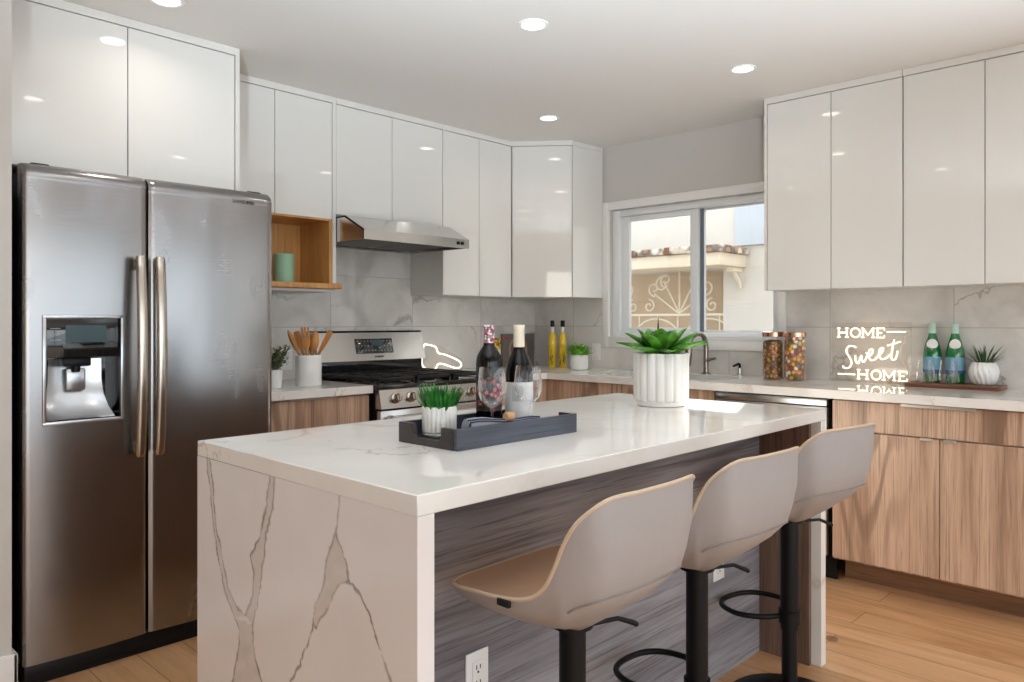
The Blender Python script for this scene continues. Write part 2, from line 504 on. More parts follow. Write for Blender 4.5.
# ------------------------------------------------------------------ mesh helpers
class B:
    def __init__(s):
        s.bm = bmesh.new()

    def box(s, x0, x1, y0, y1, z0, z1, bev=0.0, seg=2):
        t = bmesh.new()
        bmesh.ops.create_cube(t, size=1)
        bmesh.ops.scale(t, vec=(abs(x1 - x0), abs(y1 - y0), abs(z1 - z0)), verts=t.verts)
        bmesh.ops.translate(t, vec=((x0 + x1) / 2, (y0 + y1) / 2, (z0 + z1) / 2), verts=t.verts)
        if bev:
            bmesh.ops.bevel(t, geom=t.edges[:], offset=bev, segments=seg, affect='EDGES', profile=0.5)
        return s.merge(t)

    def merge(s, t, mat=None):
        if mat is not None:
            bmesh.ops.transform(t, matrix=mat, verts=t.verts)
        vm = {v: s.bm.verts.new(v.co) for v in t.verts}
        for f in t.faces:
            try:
                s.bm.faces.new([vm[v] for v in f.verts])
            except ValueError:
                pass
        t.free()
        return s

    def obox(s, size, mat, bev=0.0):
        t = bmesh.new()
        bmesh.ops.create_cube(t, size=1)
        bmesh.ops.scale(t, vec=size, verts=t.verts)
        if bev:
            bmesh.ops.bevel(t, geom=t.edges[:], offset=bev, segments=2, affect='EDGES', profile=0.5)
        return s.merge(t, mat)

    def loft(s, rings, closed=True, cap0=True, cap1=True):
        vs = [[s.bm.verts.new(p) for p in r] for r in rings]
        n = len(vs[0])
        for a, b in zip(vs, vs[1:]):
            for i in range(n if closed else n - 1):
                j = (i + 1) % n
                try:
                    s.bm.faces.new((a[i], a[j], b[j], b[i]))
                except ValueError:
                    pass
        if cap0 and n > 2:
            s.bm.faces.new(vs[0][::-1])
        if cap1 and n > 2:
            s.bm.faces.new(vs[-1])
        return s

    def lathe(s, prof, c=(0, 0, 0), n=32, cap0=True, cap1=True, flute=None, a0=0.0, a1=None):
        rings = []
        full = a1 is None
        for r, z in prof:
            ring = []
            cnt = n if full else n + 1
            for i in range(cnt):
                a = (2 * PI * i / n) if full else a0 + (a1 - a0) * i / n
                rr = r * (flute(a, z) if flute else 1)
                ring.append((c[0] + rr * math.cos(a), c[1] + rr * math.sin(a), c[2] + z))
            rings.append(ring)
        return s.loft(rings, full, cap0 and full, cap1 and full)

    def tube(s, pts, r, n=10, closed=False):
        pts = [Vector(p) for p in pts]
        k = len(pts)
        rad = r if isinstance(r, (list, tuple)) else [r] * k
        rings = []
        up = None
        for i, p in enumerate(pts):
            if closed:
                t = pts[(i + 1) % k] - pts[i - 1]
            else:
                t = pts[min(i + 1, k - 1)] - pts[max(i - 1, 0)]
            if t.length < 1e-9:
                t = Vector((0, 0, 1))
            t.normalize()
            if up is None:
                up = Vector((0, 0, 1)) if abs(t.z) < 0.9 else Vector((1, 0, 0))
            a = t.cross(up)
            if a.length < 1e-6:
                a = t.orthogonal()
            a.normalize()
            b = a.cross(t)
            up = b
            rings.append([p + (a * math.cos(2 * PI * j / n) + b * math.sin(2 * PI * j / n)) * rad[i] for j in range(n)])
        if closed:
            rings.append(rings[0])
            vs = [[s.bm.verts.new(q) for q in r_] for r_ in rings[:-1]]
            vs.append(vs[0])
            for a_, b_ in zip(vs, vs[1:]):
                for j in range(n):
                    s.bm.faces.new((a_[j], a_[(j + 1) % n], b_[(j + 1) % n], b_[j]))
            return s
        return s.loft(rings)

    def prism(s, poly, axis, a, b):
        """polygon in the plane across an axis, extruded from a to b"""
        def P(u, v, w):
            return {'x': (w, u, v), 'y': (u, w, v), 'z': (u, v, w)}[axis]
        return s.loft([[P(u, v, a) for u, v in poly], [P(u, v, b) for u, v in poly]])

    def blade(s, base, tip, w, bend=(0, 0, 0), n=5, fold=0.25, shape=None, wide=None):
        base, tip, bend = Vector(base), Vector(tip), Vector(bend)
        d = (tip - base)
        side = wide if wide is not None else d.cross(Vector((0, 0, 1)))
        side = Vector(side)
        if side.length < 1e-5:
            side = Vector((1, 0, 0))
        side.normalize()
        nrm = side.cross(d).normalized()
        rows = []
        for i in range(n + 1):
            t = i / n
            p = base + d * t + bend * (4 * t * (1 - t))
            ww = w * (shape(t) if shape else (1 - t) ** 0.7 * (0.6 + 0.4 * min(1, 4 * t)))
            rows.append((p - side * ww, p - nrm * ww * fold * -1 * 0 + nrm * (-fold * ww), p + side * ww))
        vs = [[s.bm.verts.new(q) for q in r] for r in rows]
        for a, b in zip(vs, vs[1:]):
            for i in range(2):
                s.bm.faces.new((a[i], a[i + 1], b[i + 1], b[i]))
        return s

    def build(s, name, mat, parent=None, smooth=True, ang=38, fix=True):
        me = bpy.data.meshes.new(name)
        if fix:
            bmesh.ops.recalc_face_normals(s.bm, faces=s.bm.faces)
        if parent is not None:
            r = parent
            off = Vector((0, 0, 0))
            while r is not None:
                off += r.location
                r = r.parent
            bmesh.ops.translate(s.bm, vec=-off, verts=s.bm.verts)
        s.bm.to_mesh(me)
        s.bm.free()
        me.materials.append(M[mat])
        if smooth:
            me.shade_smooth()
            me.set_sharp_from_angle(angle=math.radians(ang))
        o = bpy.data.objects.new(name, me)
        C.objects.link(o)
        if parent is not None:
            o.parent = parent
        return o


def tag(o, label=None, cat=None, group=None, kind=None):
    for k, v in (('label', label), ('category', cat), ('group', group), ('kind', kind)):
        if v:
            o[k] = v
    return o


def thing(name, loc, label, cat, group=None, kind=None):
    o = bpy.data.objects.new(name, None)
    o.empty_display_size = 0.1
    C.objects.link(o)
    o.location = loc
    return tag(o, label, cat, group, kind)


def copy_tree(o, parent=None):
    c = o.copy()
    C.objects.link(c)
    if parent is not None:
        c.parent = parent
    for ch in [x for x in o.children]:
        copy_tree(ch, c)
    return c


def lettering(body, size, mat, parent, M4, extrude=0.0006, name='lettering', align='CENTER'):
    cu = bpy.data.curves.new('lettering_curve', 'FONT')
    cu.body = body
    cu.size = size
    cu.extrude = extrude
    cu.align_x = align
    cu.align_y = 'CENTER'
    ob = bpy.data.objects.new('lettering_source', cu)
    C.objects.link(ob)
    dg = bpy.context.evaluated_depsgraph_get()
    me = bpy.data.meshes.new_from_object(ob.evaluated_get(dg))
    bpy.data.objects.remove(ob)
    bm = bmesh.new()
    bm.from_mesh(me)
    bmesh.ops.transform(bm, matrix=M4, verts=bm.verts)
    b = B()
    b.bm.free()
    b.bm = bm
    return b.build(name, mat, parent, smooth=False)


def spline(pts, n=6, closed=False):
    P = [Vector(p) for p in pts]
    k = len(P)
    out = []
    rng = range(k if closed else k - 1)
    for i in rng:
        p0 = P[i - 1] if (closed or i > 0) else P[0]
        p1, p2 = P[i], P[(i + 1) % k]
        p3 = P[(i + 2) % k] if (closed or i + 2 < k) else P[-1]
        for j in range(n):
            t = j / n
            out.append(0.5 * ((2 * p1) + (p2 - p0) * t + (2 * p0 - 5 * p1 + 4 * p2 - p3) * t * t + (3 * p1 - p0 - 3 * p2 + p3) * t ** 3))
    if not closed:
        out.append(P[-1])
    return out


# ------------------------------------------------------------------ the room
XW, YW, ZC = 4.21, 3.80, 2.435
tag(B().box(-2.6, 4.35, -3.4, 3.95, -0.1, 0).build('floor', 'floor', smooth=False), kind='structure')
tag(B().box(-2.6, 4.35, -3.4, 3.95, ZC, ZC + 0.1).build('ceiling', 'ceiling', smooth=False), kind='structure')
tag(B().box(-2.6, 4.35, YW, 3.95, 0, ZC).build('wall_back', 'paint', smooth=False), kind='structure')
tag(B().box(-2.6, 0.655, 2.90, YW, 0, ZC).build('wall_left', 'paint', smooth=False), kind='structure')
b = B().box(-2.5, 0.67, 2.885, 2.90, 0, 0.15, 0.004).box(0.655, 0.67, 2.885, 2.95, 0, 0.15, 0.004)
tag(b.build('baseboard_left', 'white_trim'), kind='structure')


def holed_wall(axis, a0, a1, t0, t1, holes):
    """wall along an axis with rectangular openings (lo, hi, z0, z1), sorted"""
    b = B()

    def add(u0, u1, z0, z1):
        if u1 - u0 < 1e-4 or z1 - z0 < 1e-4:
            return
        if axis == 'y':
            b.box(t0, t1, u0, u1, z0, z1)
        else:
            b.box(u0, u1, t0, t1, z0, z1)
    u = a0
    for lo, hi, z0, z1 in holes:
        add(u, lo, 0, ZC)
        add(lo, hi, 0, z0)
        add(lo, hi, z1, ZC)
        u = hi
    add(u, a1, 0, ZC)
    return b


tag(holed_wall('y', -3.4, YW, XW, 4.35, [(-3.1, -0.6, 0.08, 2.14), (1.91, 3.107, 1.127, 2.0)]).build('wall_right', 'paint', smooth=False), kind='structure')
tag(holed_wall('x', -2.6, 4.21, -3.4, -3.25, [(-2.0, 4.0, 0.08, 2.14)]).build('wall_front', 'paint', smooth=False), kind='structure')
tag(holed_wall('y', -3.25, 2.90, -2.6, -2.5, [(-2.8, -1.2, 0.08, 2.14)]).build('wall_far_left', 'paint', smooth=False), kind='structure')


def big_window(name, axis, lo, hi, z0, z1, pos, thick):
    w = thing(name, (0, 0, 0), None, None, kind='structure')
    w['kind'] = 'structure'
    b = B()
    c = (lo + hi) / 2

    def add(u0, u1, a, d):
        if axis == 'y':
            b.box(pos - thick / 2, pos + thick / 2, u0, u1, a, d)
        else:
            b.box(u0, u1, pos - thick / 2, pos + thick / 2, a, d)
    add(lo, hi, z0, z0 + 0.05)
    add(lo, hi, z1 - 0.05, z1)
    n = max(2, round((hi - lo) / 0.9))
    for i in range(n + 1):
        u = lo + (hi - lo) * i / n
        add(max(lo, u - 0.03), min(hi, u + 0.03), z0, z1)
    b.build('window_frame', 'vinyl', w, smooth=False)
    return w


big_window('window_2', 'x', -2.0, 4.0, 0.08, 2.14, -3.25, 0.04)
big_window('window_3', 'y', -3.1, -0.6, 0.08, 2.14, 4.23, 0.04)
big_window('window_4', 'y', -2.8, -1.2, 0.08, 2.14, -2.52, 0.04)

# kitchen window
w1 = thing('window_1', (XW, 2.5, 1.127), None, None, kind='structure')
w1['kind'] = 'structure'
b = B()
b.box(4.19, 4.212, 3.107, 3.159, 1.064, 2.055, 0.003).box(4.19, 4.212, 1.86, 1.91, 1.064, 2.055, 0.003)
b.box(4.19, 4.212, 1.91, 3.107, 2.0, 2.055, 0.003).box(4.19, 4.212, 1.91, 3.107, 1.064, 1.127, 0.003)
b.build('casing', 'white_trim', w1)
b = B()
b.box(4.185, 4.30, 1.911, 3.106, 1.1272, 1.14)
b.build('window_sill', 'white_trim', w1)
b = B()
for y0, y1 in ((3.045, 3.106), (1.911, 1.955)):
    b.box(4.235, 4.335, y0, y1, 1.14, 1.999, 0.004)
b.box(4.235, 4.335, 1.955, 3.045, 1.14, 1.172, 0.004).box(4.235, 4.335, 1.955, 3.045, 1.955, 1.999, 0.004)
b.build('window_frame', 'vinyl', w1)
b = B()
b.box(4.262, 4.29, 2.985, 3.044, 1.173, 1.954, 0.003).box(4.262, 4.29, 2.462, 2.517, 1.173, 1.954, 0.003)
b.box(4.262, 4.29, 2.517, 2.985, 1.173, 1.2, 0.003).box(4.262, 4.29, 2.517, 2.985, 1.92, 1.954, 0.003)
b.build('sliding_sash', 'vinyl', w1)
b = B()
b.box(4.296, 4.32, 2.435, 2.47, 1.173, 1.954, 0.003).box(4.296, 4.32, 1.956, 1.975, 1.173, 1.954, 0.002)
b.box(4.296, 4.32, 1.975, 2.435, 1.173, 1.186, 0.002).box(4.296, 4.32, 1.975, 2.435, 1.944, 1.954, 0.002)
b.build('fixed_sash', 'vinyl', w1)
tag(B().box(4.290, 4.296, 2.437, 2.461, 1.173, 1.954).build('weather_seal', 'seal', w1), label='dark grey seal')
B().box(4.275, 4.279, 2.515, 2.987, 1.198, 1.922).build('glass_pane', 'window_glass', w1)
B().box(4.306, 4.310, 1.973, 2.437, 1.184, 1.946).build('glass_pane', 'window_glass', w1)

# backsplash
tag(B().box(1.58, 4.198, 3.788, 3.80, 0.92, 1.81).build('backsplash', 'tile_x', smooth=False), kind='structure')
b = B()
b.box(4.198, 4.21, 3.16, 3.788, 0.92, 1.41).box(4.198, 4.21, 0.46, 1.858, 0.92, 1.41).box(4.198, 4.21, 1.858, 3.16, 0.92, 1.062)
tag(b.build('backsplash', 'tile_y', smooth=False), kind='structure')


# recessed lights
def can_light(x, y, label):
    t = thing('recessed_light', (x, y, ZC), label, 'ceiling light', 'recessed ceiling lights')
    b = B()
    b.lathe([(0.046, -0.001), (0.048, -0.005), (0.060, -0.004), (0.061, 0.0)], (x, y, ZC), 36, False, False)
    b.build('trim_ring', 'white_trim', t)
    B().lathe([(0.046, -0.0015), (0.03, -0.003), (0.001, -0.0035)], (x, y, ZC), 36, False, True).build('lens', 'can', t)
    l = bpy.data.lights.new('can_lamp', 'AREA')
    l.shape = 'DISK'
    l.size = 0.09
    l.energy = 0.7
    l.color = (1.0, 0.92, 0.82)
    l.spread = math.radians(150)
    o = bpy.data.objects.new('can_lamp', l)
    C.objects.link(o)
    o.parent = t
    o.location = (0, 0, -0.008)


can_light(1.145, 2.88, 'round recessed ceiling light in front of the cabinet above the fridge')
can_light(3.355, 2.92, 'round recessed ceiling light nearest the corner cabinet')
can_light(2.26, 2.05, 'round recessed ceiling light over the far side of the island')
can_light(3.34, 1.69, 'round recessed ceiling light nearest the right wall cabinets')
can_light(1.15, 1.67, 'round recessed ceiling light reflected in the fridge cabinet doors')
can_light(2.29, 0.77, 'round recessed ceiling light behind the stools')
can_light(1.13, 0.58, 'round recessed ceiling light nearest the camera')


# ------------------------------------------------------------------ wall cabinets
def doors_y(parent, yf, splits, z0, z1, mat='lacquer', g=0.0017):
    """doors facing -Y"""
    for a, c in zip(splits, splits[1:]):
        B().box(a + g, c - g, yf, yf + 0.02, z0, z1, 0.0012, 1).build('door', mat, parent)


def doors_x(parent, xf, splits, z0, z1, mat='lacquer', g=0.0017):
    out = []
    for a, c in zip(splits, splits[1:]):
        out.append(B().box(xf, xf + 0.02, a + g, c - g, z0, z1, 0.0012, 1).build('door', mat, parent))
    return out


DT = 2.399  # door tops
# above the fridge
t = thing('wall_cabinet', (1.13, 3.48, 1.80), 'white gloss cabinet above the stainless fridge', 'cabinet')
b = B().box(0.665, 1.549, 3.19, 3.797, 1.80, 2.399)
b.build('body', 'carcass', t, smooth=False)
doors_y(t, 3.164, [0.668, 1.107, 1.549], 1.80, DT)
B().box(1.551, 1.570, 3.162, 3.797, 1.79, 2.434).build('side_panel', 'carcass', t, smooth=False)
B().box(0.665, 1.550, 3.160, 3.797, 2.402, 2.434).build('top_filler', 'carcass', t, smooth=False)

# narrow cabinet with open niche
t = thing('wall_cabinet', (1.92, 3.6, 1.407), 'white gloss cabinet with open wooden niche right of the fridge', 'cabinet')
B().box(1.578, 2.243, 3.499, 3.797, 1.785, 2.399).build('body', 'carcass', t, smooth=False)
doors_y(t, 3.477, [1.579, 1.911, 2.243], 1.782, DT)
B().box(1.578, 2.244, 3.473, 3.797, 2.402, 2.434).build('top_filler', 'carcass', t, smooth=False)
B().box(2.2445, 2.2655, 3.475, 3.797, 1.407, 2.434).build('side_panel', 'carcass', t, smooth=False)
B().box(1.560, 1.579, 3.475, 3.797, 1.407, 1.782).build('side_panel', 'carcass', t, smooth=False)
b = B().box(1.58, 2.243, 3.770, 3.785, 1.437, 1.784).box(2.226, 2.2435, 3.479, 3.770, 1.437, 1.784)
b.box(1.58, 1.592, 3.479, 3.770, 1.437, 1.784).box(1.592, 2.226, 3.479, 3.770, 1.772, 1.784)
tag(b.build('niche_lining', 'niche', t, smooth=False), label='golden wood lining')
tag(B().box(1.58, 2.262, 3.41, 3.785, 1.410, 1.437, 0.003).build('shelf', 'niche', t), label='golden wood shelf board')
B().box(1.578, 2.244, 3.479, 3.785, 1.396, 1.409).build('bottom_panel', 'carcass', t, smooth=False)

# over the hood
t = thing('wall_cabinet', (2.64, 3.6, 1.81), 'white gloss cabinet directly above the range hood', 'cabinet')
B().box(2.267, 3.018, 3.499, 3.797, 1.81, 2.399).build('body', 'carcass', t, smooth=False)
doors_y(t, 3.477, [2.267, 2.639, 3.018], 1.812, DT)
B().box(2.267, 3.018, 3.473, 3.797, 2.402, 2.434).build('top_filler', 'carcass', t, smooth=False)

# right of the hood
t = thing('wall_cabinet', (3.32, 3.6, 1.40), 'tall white gloss cabinet between range hood and corner cabinet', 'cabinet')
B().box(3.0195, 3.617, 3.499, 3.785, 1.404, 2.399).build('body', 'carcass', t, smooth=False)
doors_y(t, 3.477, [3.03, 3.325, 3.617], 1.402, DT)
B().box(3.0195, 3.029, 3.475, 3.499, 1.402, 2.402).build('side_panel', 'carcass', t, smooth=False)
B().box(3.0195, 3.617, 3.473, 3.785, 2.402, 2.434).build('top_filler', 'carcass', t, smooth=False)

# diagonal corner cabinet
t = thing('corner_cabinet', (3.95, 3.55, 1.40), 'white gloss diagonal cabinet in the corner left of the window', 'cabinet')
A, D = Vector((3.622, 3.477, 0)), Vector((3.873, 3.162, 0))
dv = (D - A).normalized()
nv = Vector((dv.y, -dv.x, 0))
if nv.x > 0:
    nv = -nv
inn = -nv * 0.021
b = B()
poly = [(A + inn).to_2d(), (D + inn).to_2d(), (3.893, 3.166), (4.197, 3.166), (4.197, 3.786), (3.622, 3.786)]
b.prism([tuple(p) for p in poly], 'z', 1.404, 2.400)
b.build('body', 'carcass', t, smooth=False)
A2, D2 = A + dv * 0.006, D - dv * 0.006
B().prism([tuple(p.to_2d()) for p in (A2, D2, D2 + inn * 0.95, A2 + inn * 0.95)], 'z', 1.402, DT).build('door', 'lacquer', t)
B().box(3.874, 4.197, 3.160, 3.1655, 1.402, 2.401).build('side_panel', 'lacquer', t, smooth=False)
q = nv * 0.003
B().prism([tuple((A + q).to_2d()), tuple((D + q).to_2d()), (4.197, 3.158), (4.197, 3.786), (3.622, 3.786)], 'z', 2.402, 2.434).build('top_filler', 'carcass', t, smooth=False)

# window-wall uppers
for (ys, lab, end) in (([1.821, 1.484, 1.148], 'white gloss wall cabinet right beside the window', True),
                       ([1.146, 0.810, 0.473], 'white gloss wall cabinet at the far right above the green bottles', False)):
    t = thing('wall_cabinet', (4.05, (ys[0] + ys[-1]) / 2, 1.405), lab, 'cabinet', 'wall cabinets on the window wall')
    lo, hi = ys[-1], ys[0]
    B().box(3.897, 4.197, lo + 0.001, hi, 1.408, 2.399).build('body', 'carcass', t, smooth=False)
    doors_x(t, 3.875, sorted(ys), 1.405, DT)
    for yc in (ys[1] + 0.06, ys[1] - 0.06):
        B().box(3.868, 3.892, yc - 0.028, yc + 0.028, 1.400, 1.4045, 0.001, 1).build('pull', 'pull', t)
    B().box(3.870, 4.197, lo + 0.001, hi, 2.402, 2.434).build('top_filler', 'carcass', t, smooth=False)
    if end:
        B().box(3.873, 4.197, hi + 0.001, hi + 0.016, 1.405, 2.434).build('side_panel', 'carcass', t, smooth=False)


# ------------------------------------------------------------------ base cabinets and counters
def tab_pull_x(parent, x, y0, y1, z):
    b = B().box(x - 0.014, x + 0.004, y0, y1, z, z + 0.004, 0.001, 1).box(x - 0.014, x - 0.011, y0, y1, z - 0.008, z + 0.002, 0.001, 1)
    return b.build('pull', 'pull', parent)


XD = 3.60
t = thing('base_cabinet', (3.9, 0.92, 0), 'oak base cabinet with wide drawer right of the dishwasher', 'cabinet')
B().box(3.622, 4.197, 0.466, 1.373, 0.125, 0.879).build('body', 'oak', t, smooth=False)
B().box(XD, 3.621, 0.468, 1.372, 0.737, 0.872, 0.001, 1).build('drawer', 'oak', t)
dr = t.children[-1]
tab_pull_x(dr, XD, 0.781, 1.071, 0.872)
for a, c in ((0.468, 0.919), (0.922, 1.372)):
    d = B().box(XD, 3.621, a, c, 0.136, 0.731, 0.001, 1).build('door', 'oak', t)
    if a < 0.9:
        tab_pull_x(d, XD, 0.855, 0.903, 0.7315)
    else:
        tab_pull_x(d, XD, 0.945, 0.995, 0.7315)
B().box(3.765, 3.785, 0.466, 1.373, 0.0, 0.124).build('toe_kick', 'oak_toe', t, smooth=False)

t = thing('sink_cabinet', (3.9, 2.43, 0), 'oak base cabinet under the kitchen sink', 'cabinet')
b = B().box(3.622, 4.197, 1.982, 1.998, 0.125, 0.878).box(3.622, 4.197, 2.862, 2.878, 0.125, 0.878)
b.box(3.622, 4.197, 1.998, 2.862, 0.125, 0.141).box(4.181, 4.197, 1.998, 2.862, 0.141, 0.878)
b.build('body', 'oak', t, smooth=False)
for a, c in ((1.983, 2.429), (2.432, 2.878)):
    B().box(XD, 3.621, a, c, 0.136, 0.874, 0.001, 1).build('door', 'oak', t)
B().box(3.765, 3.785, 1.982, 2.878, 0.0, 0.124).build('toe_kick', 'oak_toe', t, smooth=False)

t = thing('corner_base_cabinet', (3.7, 3.4, 0), 'oak corner base cabinet between stove and sink cabinet', 'cabinet')
b = B().box(3.622, 4.197, 2.881, 3.786, 0.125, 0.878).box(3.034, 3.621, 3.172, 3.786, 0.125, 0.878)
b.build('body', 'oak', t, smooth=False)
B().box(XD, 3.621, 2.882, 3.171, 0.136, 0.874, 0.001, 1).build('door', 'oak', t)
B().box(3.034, 3.598, 3.150, 3.171, 0.136, 0.874, 0.001, 1).build('door', 'oak', t)
b = B().box(3.765, 3.785, 2.881, 3.25, 0.0, 0.124).box(3.034, 3.785, 3.25, 3.27, 0, 0.124)
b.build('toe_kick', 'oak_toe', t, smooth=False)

t = thing('base_cabinet', (1.92, 3.45, 0), 'oak base cabinet between the fridge and the stove', 'cabinet')
B().box(1.602, 2.248, 3.172, 3.786, 0.125, 0.878).build('body', 'oak', t, smooth=False)
d = B().box(1.603, 2.247, 3.150, 3.171, 0.705, 0.872, 0.001, 1).build('drawer', 'oak', t)
B().box(1.80, 2.05, 3.136, 3.155, 0.872, 0.876, 0.001, 1).build('pull', 'pull', d)
for a, c in ((1.603, 1.923), (1.926, 2.247)):
    B().box(a, c, 3.150, 3.171, 0.136, 0.700, 0.001, 1).build('door', 'oak', t)
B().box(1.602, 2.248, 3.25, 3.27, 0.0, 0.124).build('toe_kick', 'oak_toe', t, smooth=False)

# counters
b = B()
X0, X1 = 3.568, 4.197
b.box(X0, X1, 0.455, 2.05, 0.88, 0.92)
b.box(X0, 3.70, 2.05, 2.85, 0.88, 0.92).box(4.08, X1, 2.05, 2.85, 0.88, 0.92)
b.box(X0, X1, 2.85, 3.787, 0.88, 0.92).box(3.033, X0, 3.12, 3.787, 0.88, 0.92)
tag(b.build('countertop', 'quartz', smooth=False), 'long L-shaped white quartz countertop along the window wall', 'countertop')
tag(B().box(1.598, 2.252, 3.12, 3.787, 0.88, 0.92, 0.002, 1).build('countertop', 'quartz'), 'short white quartz countertop between fridge and stove', 'countertop')

# sink
t = thing('kitchen_sink', (3.89, 2.45, 0.70), 'undermount stainless kitchen sink set into counter below the window', 'sink')
b = B()
b.box(3.688, 3.70, 2.038, 2.862, 0.70, 0.878).box(4.08, 4.092, 2.038, 2.862, 0.70, 0.878)
b.box(3.70, 4.08, 2.038, 2.05, 0.70, 0.878).box(3.70, 4.08, 2.85, 2.862, 0.70, 0.878).box(3.688, 4.092, 2.038, 2.862, 0.69, 0.70)
b.build('basin', 'steel_clean', t, smooth=False)
B().lathe([(0.045, 0), (0.045, 0.004), (0.02, 0.002)], (3.89, 2.45, 0.70), 24).build('drain', 'nickel', t)

# faucet
t = thing('kitchen_faucet', (4.13, 2.33, 0.92), 'brushed nickel gooseneck faucet behind the sink', 'faucet')
B().lathe([(0.028, 0), (0.028, 0.006), (0.017, 0.012), (0.016, 0.03)], (4.13, 2.33, 0.92), 24).build('base', 'nickel', t)
pts = spline([(4.13, 2.33, 0.94), (4.13, 2.33, 1.02), (4.128, 2.33, 1.10), (4.10, 2.335, 1.155), (4.05, 2.345, 1.165), (4.005, 2.355, 1.14), (3.985, 2.36, 1.10)], 5)
B().tube(pts, 0.015, 12).build('neck', 'nickel', t)
B().tube([(3.985, 2.36, 1.10), (3.98, 2.362, 1.05), (3.972, 2.363, 0.985), (3.971, 2.363, 0.975)], [0.018, 0.022, 0.021, 0.017], 14).build('spray_head', 'nickel', t)
B().tube([(4.13, 2.33, 1.0), (4.12, 2.30, 1.01), (4.10, 2.25, 1.02)], [0.012, 0.009, 0.007], 10).build('lever', 'nickel', t)

# soap dispenser
t = thing('soap_dispenser', (4.15, 2.12, 0.92), 'small silver soap pump at right end of sink', 'soap dispenser')
B().lathe([(0.019, 0), (0.019, 0.006), (0.011, 0.012), (0.010, 0.045)], (4.15, 2.12, 0.92), 20).build('base', 'pull', t)
B().tube([(4.15, 2.12, 0.965), (4.15, 2.12, 0.985), (4.14, 2.122, 0.99), (4.09, 2.13, 0.978)], [0.006, 0.008, 0.008, 0.006], 10).build('spout', 'black', t)

# dishwasher
t = thing('dishwasher', (3.9, 1.68, 0), 'stainless dishwasher under the counter left of the oak drawer cabinet', 'dishwasher')
B().box(3.63, 4.19, 1.392, 1.974, 0.11, 0.872).build('body', 'black_plastic', t, smooth=False)
B().box(3.592, 3.628, 1.395, 1.972, 0.135, 0.835, 0.005).build('door', 'steel_y', t)
B().box(3.592, 3.628, 1.395, 1.972, 0.838, 0.872, 0.003).build('control_strip', 'steel_y', t)
B().box(3.70, 3.72, 1.392, 1.974, 0.0, 0.109).build('toe_kick', 'black_plastic', t, smooth=False)

# ------------------------------------------------------------------ fridge
YF = 2.918
t = thing('refrigerator', (1.135, 3.3, 0), 'side-by-side stainless refrigerator with ice dispenser', 'refrigerator')
B().box(0.70, 1.574, 2.995, 3.72, 0.05, 1.752, 0.004, 1).build('body', 'black_plastic', t)
b = B().box(0.705, 1.57, 2.955, 3.70, 0.0, 0.049).box(0.70, 1.574, 2.945, 2.99, 0.022, 0.075, 0.006)
b.build('base_grille', 'black_plastic', t)
for x in (0.72, 1.50):
    B().box(x, x + 0.06, 2.95, 3.06, 1.7525, 1.778, 0.006).build('hinge_cover', 'black_plastic', t)


def fridge_door(x0, x1, pieces, z1, parent):
    """bowed door front made of pieces (xa, xb, za, zb)"""
    b = B()
    bow = lambda x: YF + 0.004 - 0.010 * (1 - ((2 * (x - x0) / (x1 - x0) - 1)) ** 2) + 0.006 * max(0, abs(2 * (x - x0) / (x1 - x0) - 1) - 0.95) / 0.05
    for xa, xb, za, zb in pieces:
        zt = zb if zb < z1 - 1e-6 else zb - 0.06
        nzz = max(2, int((zt - za) / 0.05))
        zs = [za + (zt - za) * i / nzz for i in range(nzz + 1)]
        if zb >= z1 - 1e-6:
            zs += [zb - 0.05, zb - 0.036, zb - 0.022, zb - 0.012, zb - 0.005, zb]
        n = max(6, int((xb - xa) / 0.012))
        xs = [xa + (xb - xa) * i / n for i in range(n + 1)]
        if xa == x0:
            xs = [x0, x0 + 0.003, x0 + 0.006] + xs[1:]
        if xb == x1:
            xs = xs[:-1] + [x1 - 0.006, x1 - 0.003, x1]
        rings = []
        for z in zs:
            k = max(0, (z - (z1 - 0.05)) / 0.05)
            roll = 0.03 * k ** 2.4 - 0.004 * math.sin(k * PI)
            rings.append([(x, bow(x) + roll, z) for x in xs] + [(xs[-1], 2.99, z), (xs[0], 2.99, z)])
        b.loft(rings)
    return b.build('door', 'steel', parent, ang=30)


DX0, DX1, DZ0, DZ1 = 0.752, 1.000, 0.890, 1.254
lx0, lx1 = 0.692, 1.0885
ld = fridge_door(lx0, lx1, [(lx0, DX0, 0.082, 1.772), (DX1, lx1, 0.082, 1.772), (DX0, DX1, 0.082, DZ0), (DX0, DX1, DZ1, 1.772)], 1.772, t)
rd = fridge_door(1.0965, 1.594, [(1.0965, 1.594, 0.082, 1.772)], 1.772, t)
# dispenser
b = B()
fy = 2.908
b.box(DX0 - 0.006, DX0 + 0.006, fy, fy + 0.02, DZ0, DZ1, 0.003).box(DX1 - 0.006, DX1 + 0.006, fy, fy + 0.02, DZ0, DZ1, 0.003)
b.box(DX0 - 0.006, DX1 + 0.006, fy, fy + 0.02, DZ0 - 0.008, DZ0 + 0.006, 0.003).box(DX0 - 0.006, DX1 + 0.006, fy, fy + 0.02, DZ1 - 0.006, DZ1 + 0.006, 0.003)
b.build('dispenser_bezel', 'silver', ld)
B().box(DX0 + 0.005, DX1 - 0.005, fy + 0.002, 2.985, 1.112, DZ1 - 0.004, 0.003).build('control_panel', 'black_gloss', ld)
tag(B().box(0.815, 0.945, fy + 0.0005, fy + 0.004, 1.165, 1.225).build('display', 'lcd', ld), label='dark glossy display')
b = B()
for i in range(3):
    b.box(0.768, 0.800, fy + 0.0008, fy + 0.004, 1.172 + i * 0.02, 1.175 + i * 0.02)
b.build('button_print', 'button', ld, smooth=False)
b = B()
b.box(DX0 + 0.004, DX0 + 0.008, fy + 0.01, 2.99, DZ0, 1.112).box(DX1 - 0.008, DX1 - 0.004, fy + 0.01, 2.99, DZ0, 1.112)
